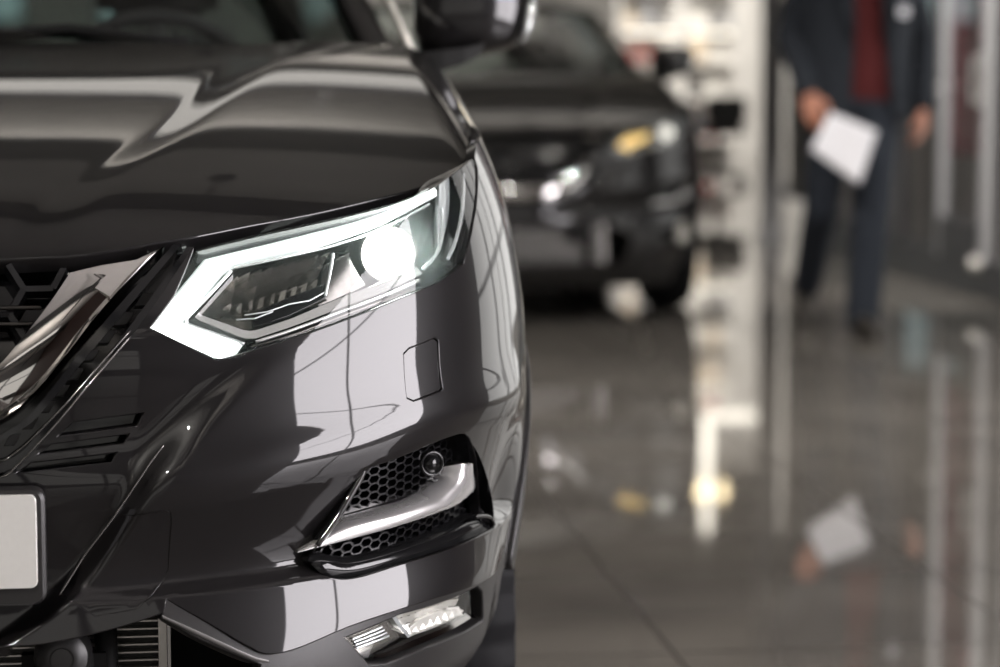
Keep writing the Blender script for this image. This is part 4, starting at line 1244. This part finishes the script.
# dark chair beside the second car
g = ground(716, 185)
ch = thing('office_chair', 'black office chair standing beyond the second car by the racks', 'chair', (g.x, g.y, 0), -.6)
MB().box((0, 0, .49), (.46, .46, .09), bev=.035).build('seat', 'rubber', ch, smooth='auto')
MB().box((0, .22, .66), (.40, .07, .26), bev=.03).build('backrest', 'rubber', ch, smooth='auto')
MB().tube([(0, 0, .08), (0, 0, .46)], .028, 12).tube([(0, .08, .47), (0, .25, .52), (0, .24, .70)], .018, 8).build('stem', 'darkframe', ch, smooth='auto')
for k in range(5):
    a = 2 * PI * k / 5
    l = MB().tube([(0, 0, .10), (.28 * math.cos(a), .28 * math.sin(a), .07)], [.022, .014], 8).build('leg', 'darkframe', ch, smooth='auto')
    MB().lathe([(.0, -.012), (.03, -.012), (.03, .012), (0, .012)], 14, 'Y', (.28 * math.cos(a), .28 * math.sin(a), .031)).build('caster', 'rubber', l, smooth='auto')

# ================================================================== the second car
car2 = copy_tree(car)
car2['label'] = 'black car parked further back, out of focus, with its headlight off'
gp = at(516, 10.52, 0)
car2.location = (gp.x, gp.y, 0)
car2.rotation_euler = (0, 0, -PSI * .16)
car2.scale = (1, 1, .905)
M['off'] = mat('unlit_light_bar', (.10, .10, .10), .2, .3, noise=(20, .1))
M['amber'] = mat('amber_indicator', (.85, .6, .2), .3, emit=(1, .78, .36), estr=.75, noise=(20, .1))
M['park'] = mat('parking_lamp', (.9, .9, .85), .2, emit=(1, .95, .85), estr=.9, noise=(20, .1))
def allkids(o):
    for c in kids(o):
        yield c; yield from allkids(c)
for o in list(kids(car2)):
    n = o.name.split('.')[0]
    if n == 'plate_frame':
        for c_ in list(kids(o)): bpy.data.objects.remove(c_)
        bpy.data.objects.remove(o)
    elif n in ('grille_trim', 'grille_trim_edge'):
        o.location = (0, -.012, -.10)
    elif n == 'rear_window':
        o.data = o.data.copy(); o.data.materials[0] = M['screen']
    elif n == 'fog_lamp':
        for c_ in list(kids(o)): bpy.data.objects.remove(c_)
        bpy.data.objects.remove(o)
for s in (1, -1):
    P, N = FS.eval([(.80, .43)], .012)
    c_ = P[0] * np.array([s, 1, 1]); n_ = N[0] * np.array([s, 1, 1])
    f = dome(c_, n_, [(.075, -.06), (.075, 0), (.068, .006), (.055, .002), (.052, -.02)]).build('fog_lamp', 'gloss', car2, smooth='auto')
    dome(c_, n_, [(.053, -.01), (.050, .004), (.044, .005), (.042, -.004)]).build('lamp_ring', 'facet2', f, smooth='auto')
    dome(c_, n_, [(.043, -.004), (.035, -.022), (.02, -.032), (.001, -.034)]).build('reflector', 'facet2', f, smooth='auto')
for o in list(allkids(car2)):
    n = o.name.split('.')[0]
    if n in ('running_light', 'light_core'): mm = 'off'
    elif n == 'projector_lens': mm = 'park'
    elif n == 'reflector' and o.parent.name.startswith('headlight'): mm = 'amber'
    elif n in ('washer_cover', 'washer_seal'): continue
    else: continue
    o.data = o.data.copy(); o.data.materials.clear(); o.data.materials.append(M[mm])
# ================================================================== the walking person
M['skin'] = mat('skin', (.50, .22, .145), .5, noise=(25, .12))
M['hair'] = mat('hair', (.035, .022, .015), .5, noise=(120, .4))
M['jacket'] = mat('navy_jacket', (.013, .017, .025), .85, noise=(60, .3))
M['sweater'] = mat('red_sweater', (.085, .008, .009), .9, noise=(90, .25))
M['trouser'] = mat('dark_trousers', (.015, .020, .031), .85, noise=(70, .25))
M['shoe'] = mat('dark_shoes', (.030, .026, .022), .4, noise=(40, .3))
M['paper'] = mat('paper', (.86, .85, .90), .7, noise=(12, .02))
M['eye'] = mat('eye', (.7, .68, .65), .2, noise=(5, .05))
M['iris'] = mat('iris', (.03, .02, .015), .2, noise=(5, .05))
M['lips'] = mat('lips', (.35, .12, .10), .5, noise=(20, .1))
pg = ground(842, 333)
man = thing('person', 'person in navy jacket and red sweater walking forward with a white paper in hand', 'person', (pg.x, pg.y, 0), -PSI)

def capsule(mb, a, b, ra, rb, n=14):
    a, b = Vector(a), Vector(b)
    d = b - a
    L = d.length
    z = d.normalized() if L > 1e-6 else Vector((0, 0, 1))
    q = z.to_track_quat('Z', 'Y').to_matrix()
    prof = [(ra * math.cos(t) + 1e-4, ra * math.sin(t)) for t in np.linspace(-PI / 2, 0, 5)] + [(rb * math.cos(t) + 1e-4, L + rb * math.sin(t)) for t in np.linspace(0, PI / 2, 5)]
    t = MB().lathe(prof, n)
    t.F += [tuple(range(n))[::-1], tuple(range((len(prof) - 1) * n, len(prof) * n))]
    mb.add([a + q @ Vector(v) for v in t.V], t.F)
def chain(mb, pts, r):
    for i in range(len(pts) - 1): capsule(mb, pts[i], pts[i + 1], r[i], r[i + 1])
def ell(mb, c, r, n=18):
    t = MB().lathe([(math.cos(a) + 1e-4, math.sin(a)) for a in np.linspace(-PI / 2, PI / 2, 12)], n)
    t.F += [tuple(range(n))[::-1], tuple(range(11 * n, 12 * n))]
    mb.add([(c[0] + v[0] * r[0], c[1] + v[1] * r[1], c[2] + v[2] * r[2]) for v in t.V], t.F)
def blob(name, mb, m, parent, vox=.008, smooth=4):
    o = mb.build(name, m, None)
    rm = o.modifiers.new('r', 'REMESH'); rm.mode = 'VOXEL'; rm.voxel_size = vox
    sm = o.modifiers.new('s', 'SMOOTH'); sm.iterations = smooth; sm.factor = .5
    dg = bpy.context.evaluated_depsgraph_get()
    me = bpy.data.meshes.new_from_object(o.evaluated_get(dg))
    me.name = name
    old = o.data; o.modifiers.clear(); o.data = me; bpy.data.meshes.remove(old)
    me.polygons.foreach_set('use_smooth', [True] * len(me.polygons))
    o.parent = parent
    return o

CX = .04
sl, sr = Vector((-.155, .01, 1.50)), Vector((.235, .01, 1.50))
el, er = Vector((-.225, .06, 1.225)), Vector((.325, .06, 1.205))
wl, wr = Vector((-.178, -.17, 1.0)), Vector((.318, -.04, .935))
hipl, hipr = Vector((-.055, .0, .95)), Vector((.125, .0, .95))
knl, knr = Vector((-.085, .06, .51)), Vector((.095, -.10, .50))
anl, anr = Vector((-.10, .40, .185)), Vector((.075, -.06, .10))
b = MB()
# torso, neck, head
for z, rx, ry in ((.97, .165, .11), (1.08, .15, .10), (1.2, .155, .10), (1.33, .17, .115), (1.44, .165, .105)):
    ell(b, (CX, 0, z), (rx, ry, .10))
chain(b, [(CX, .01, 1.46), (CX, .0, 1.56), (CX, -.015, 1.64)], [.075, .058, .056])
ell(b, (CX, -.01, 1.755), (.075, .095, .105)); ell(b, (CX, -.035, 1.685), (.058, .07, .065)); ell(b, (CX, -.06, 1.655), (.03, .035, .028))
chain(b, [(CX, -.10, 1.745), (CX, -.122, 1.71)], [.010, .015])                      # nose
for s in (-1, 1):
    ell(b, (CX + s * .012, -.112, 1.706), (.010, .012, .008))
    ell(b, (CX + s * .076, .0, 1.735), (.012, .024, .034))                            # ears
    ell(b, (CX + s * .030, -.09, 1.770), (.024, .014, .009))                         # brow
# arms and legs
chain(b, [sl, el, wl], [.052, .042, .029]); chain(b, [sr, er, wr], [.052, .042, .029])
chain(b, [hipl, knl, anl], [.085, .058, .042]); chain(b, [hipr, knr, anr], [.085, .058, .042])
def hand(b, w, d, side, palm_n, curl):
    """w wrist, d direction of the hand, side direction towards the thumb, palm_n palm normal"""
    d, side, palm_n = Vector(d).normalized(), Vector(side).normalized(), Vector(palm_n).normalized()
    c0 = w + d * .02; c1 = w + d * .088
    for k in (-.028, -.009, .010, .028):
        capsule(b, w + d * .012 + side * k * .6, c1 + side * k, .017, .0145, 10)
    for k, L in ((.030, .072), (.010, .082), (-.010, .076), (-.029, .060)):
        p = c1 + side * k; dr = d.copy(); pts = [p]
        for f, cu in ((.45, curl * .5), (.30, curl), (.25, curl)):
            dr = (dr * math.cos(cu) + palm_n * math.sin(cu)).normalized()
            p = p + dr * L * f; pts.append(p)
        chain(b, pts, [.0098, .009, .0083, .0074])
    t0 = w + d * .03 + side * .026
    t1 = t0 + (d * .6 + side * .75 + palm_n * .2).normalized() * .042
    t2 = t1 + (d * .9 + side * .25 + palm_n * .35).normalized() * .032
    t3 = t2 + (d + palm_n * .4).normalized() * .024
    chain(b, [t0, t1, t2, t3], [.016, .0125, .0105, .0085])
hand(b, wl, (.22, -.28, -.93), (.93, -.3, .2), (.25, .93, -.2), .42)
hand(b, wr, (-.10, -.22, -.97), (-.35, -.93, .2), (-.93, .3, .1), .5)
blob('body', b, 'skin', man, .0065, 3)
hr = MB()
ell(hr, (CX, .012, 1.785), (.082, .098, .092)); ell(hr, (CX, .035, 1.735), (.078, .075, .08)); ell(hr, (CX + .015, -.06, 1.842), (.055, .045, .026))
h_ = hr
# cut the hair clear of the face
hb = blob('hair', h_, 'hair', man, .008, 2)
bm = bmesh.new(); bm.from_mesh(hb.data)
bmesh.ops.delete(bm, geom=[v for v in bm.verts if v.co.y < -.045 and v.co.z < 1.812], context='VERTS')
bm.to_mesh(hb.data); bm.free()
for s in (-1, 1):
    e = MB(); ell(e, (CX + s * .031, -.0915, 1.750), (.0135, .009, .0075)); eo = e.build('eye', 'eye', man, smooth=True)
    e = MB(); ell(e, (CX + s * .031, -.0985, 1.750), (.0062, .003, .0062)); e.build('iris', 'iris', eo, smooth=True)
e = MB(); ell(e, (CX, -.099, 1.677), (.025, .009, .0065)); e.build('mouth', 'lips', man, smooth=True)

# sweater
def ering(cx, cy, z, a, bb, n=40): return [(cx + a * math.sin(t), cy - bb * math.cos(t), z) for t in np.linspace(0, 2 * PI, n, endpoint=False)]
sw_ = MB().rings([ering(CX + .012, 0, z, a, bb) for z, a, bb in ((.965, .176, .128), (.975, .182, .134), (1.06, .178, .130), (1.2, .174, .126), (1.35, .182, .134), (1.46, .172, .122), (1.54, .11, .09), (1.58, .072, .072), (1.585, .066, .066))])
sw_.build('sweater', 'sweater', man, smooth=True)
# jacket with open front
rows = []
for z, a, bb, xl, xr_ in ((.885, .215, .155, .00, .178), (.90, .218, .157, .00, .176), (1.0, .208, .152, .005, .166), (1.15, .202, .147, .010, .148), (1.3, .206, .150, .016, .130), (1.42, .208, .148, .005, .125), (1.50, .198, .136, -.01, .11), (1.555, .15, .11, -.03, .10), (1.585, .085, .085, -.02, .10)):
    a *= 1.10 if z < 1.5 else 1.03
    t0 = math.asin(min(.99, (xr_ - CX) / a)); t1 = 2 * PI + math.asin(max(-.99, (xl - CX) / a))
    rows.append([(CX + a * math.sin(t), .005 - bb * math.cos(t), z) for t in np.linspace(t0, t1, 44)])
jk = MB().rings(rows, closed=False)
jo = jk.build('jacket', 'jacket', man, smooth=True)
so = jo.modifiers.new('t', 'SOLIDIFY'); so.thickness = .012; so.offset = 0
for nm, A, B_, W in (('sleeve', sl, el, wl), ('sleeve', sr, er, wr)):
    m_ = MB(); W2 = B_.lerp(W, .93)
    chain(m_, [A, A.lerp(B_, .5), B_, B_.lerp(W2, .5), W2], [.064, .064, .060, .055, .050])
    blob(nm, m_, 'jacket', jo, .01, 4)
for s, x0, x1 in ((1, .125, .20), (-1, .005, -.07)):
    lp = MB().rings([[(CX + (x0 - CX) * 1.0, -.155, 1.20), (x0, -.158, 1.35), (x0 - .01 * s, -.150, 1.47), (x0 - .03 * s, -.10, 1.56)], [(x0 + .012 * s, -.160, 1.20), (x1, -.150, 1.38), (x1 - .01 * s, -.135, 1.46), (x0 + .03 * s, -.085, 1.565)]], closed=False)
    l_ = lp.build('lapel', 'jacket', jo, smooth=True)
    so = l_.modifiers.new('t', 'SOLIDIFY'); so.thickness = .006
bd_ = MB().box((0, 0, 0), (.066, .008, .042), bev=.003).build('badge', 'paper', jo, smooth='auto', loc=(.215, -.108, 1.325))
bd_.rotation_euler = (0, 0, .75)
pf_ = MB().box((0, 0, 0), (.10, .010, .05), bev=.003).build('pocket_flap', 'jacket', jo, smooth='auto', loc=(.20, -.116, 1.03))
pf_.rotation_euler = (0, 0, .72)
# trousers
tr = MB()
ell(tr, (CX, .0, .96), (.185, .135, .10))
chain(tr, [hipl, hipl.lerp(knl, .5), knl, knl.lerp(anl, .5), anl + Vector((0, 0, -.02))], [.108, .092, .076, .070, .066])
chain(tr, [hipr, hipr.lerp(knr, .5), knr, knr.lerp(anr, .5), anr + Vector((0, 0, -.03))], [.108, .094, .080, .076, .074])
ell(tr, (CX, .02, .93), (.17, .135, .12))
blob('trousers', tr, 'trouser', man, .011, 5)
# shoes
s_ = MB()
chain(s_, [anr + Vector((0, .03, -.05)), anr + Vector((.0, -.10, -.058)), anr + Vector((.02, -.20, -.066))], [.044, .043, .032]); chain(s_, [anr + Vector((0, .02, .02)), anr + Vector((0, -.03, -.03))], [.046, .044])
blob('shoe', s_, 'shoe', man, .009, 3)
s_ = MB()
tl_ = anl
chain(s_, [tl_ + Vector((0, .07, -.03)), tl_ + Vector((-.005, -.01, -.085)), tl_ + Vector((-.01, -.075, -.135)), tl_ + Vector((-.012, -.14, -.150))], [.040, .042, .038, .032]); chain(s_, [tl_, tl_ + Vector((0, .04, -.05))], [.044, .042])
blob('shoe', s_, 'shoe', man, .009, 3)

# the sheet of paper
def man_pt(px, py, dy=0.0):
    k = 245.0
    return Vector(((px - 852) / k, dy, (337 - py) / k))
cn = [man_pt(828, 111, -.262), man_pt(875, 130, -.262), man_pt(857, 182, -.30), man_pt(809, 148, -.30)]
V, F = [], []
for i in range(9):
    for j in range(9):
        s, t = i / 8, j / 8
        p = (cn[0] * (1 - s) + cn[1] * s) * (1 - t) + (cn[3] * (1 - s) + cn[2] * s) * t
        p.y += .02 * math.sin(PI * s) * t
        V.append(p)
for i in range(8):
    for j in range(8): F.append((i * 9 + j, i * 9 + j + 1, (i + 1) * 9 + j + 1, (i + 1) * 9 + j))
pap = MB().add(V, F).build('paper_sheet', 'paper', None, smooth=True, loc=(pg.x, pg.y, 0))
pap.rotation_euler = (0, 0, -PSI)
so = pap.modifiers.new('t', 'SOLIDIFY'); so.thickness = .0015
tag(pap, 'white sheet of paper held in the right hand of the walking person', 'paper')
# ================================================================== light
def spot(x, y, tx, ty, power, ang=75, col=(1, .95, .88), z=3.9):
    """an added ceiling spot with its housing, out of view, lighting the hall"""
    t = thing('added_spot', 'small black ceiling spot added out of view to light the hall', 'lamp', (x, y, z), 0, 'added ceiling spots')
    MB().lathe([(0, .10), (.05, .10), (.06, .0), (.052, -.03), (.046, -.03), (.046, .02), (0, .02)], 20).build('lamp_body', 'darkframe', t, smooth='auto')
    MB().tube([(0, 0, .10), (0, 0, ZT - z)], .012, 8).build('stem', 'darkframe', t, smooth='auto')
    l = bpy.data.lights.new('added_spot_light', 'SPOT'); l.energy = power; l.spot_size = math.radians(ang); l.spot_blend = .7; l.shadow_soft_size = .045; l.color = col
    o = bpy.data.objects.new('added_spot_light', l); C.objects.link(o)
    o.location = (x, y, z - .05)
    o.rotation_euler = (Vector((tx, ty, 0)) - Vector((x, y, z))).to_track_quat('-Z', 'Y').to_euler()
for a in ((2.4, .9, 2.2, 3.0, 560), (3.0, 3.6, 2.4, 5.0, 360), (.8, 4.6, 1.8, 6, 500), (3.3, 8.0, 4.3, 9.7, 700, 60), (3.6, 5.9, 4.5, 9.9, 700, 36), (5.0, 14, 5.6, 18, 900), (6.2, 19.5, 6.0, 24.5, 700), (4.6, 19.5, 4.8, 25, 620), (7.5, 20, 7.5, 26, 500), (5.6, 9.6, 4.6, 9.6, 400), (-4, 18, -4, 26, 1200), (0, 18, 0, 26, 1200), (-1.2, -2.5, -.5, 0, 300)): spot(*a)  # added lamps that brighten the floor, partition, board and racks
w = bpy.data.worlds.new('world'); bpy.context.scene.world = w; w.use_nodes = True
w.node_tree.nodes['Background'].inputs[0].default_value = (.30, .30, .31, 1)
w.node_tree.nodes['Background'].inputs[1].default_value = .3
sc = bpy.context.scene
sc.view_settings.view_transform = 'Standard'
sc.view_settings.look = 'None'
sc.view_settings.gamma = 1
sc.view_settings.use_curve_mapping = False
sc.view_settings.exposure = 0.0
try:
    sc.cycles.use_denoising = True
    sc.cycles.denoiser = 'OPENIMAGEDENOISE'
    sc.cycles.max_bounces = 10
    sc.cycles.transparent_max_bounces = 16
    sc.cycles.caustics_reflective = False
    sc.cycles.caustics_refractive = False
except Exception:
    pass
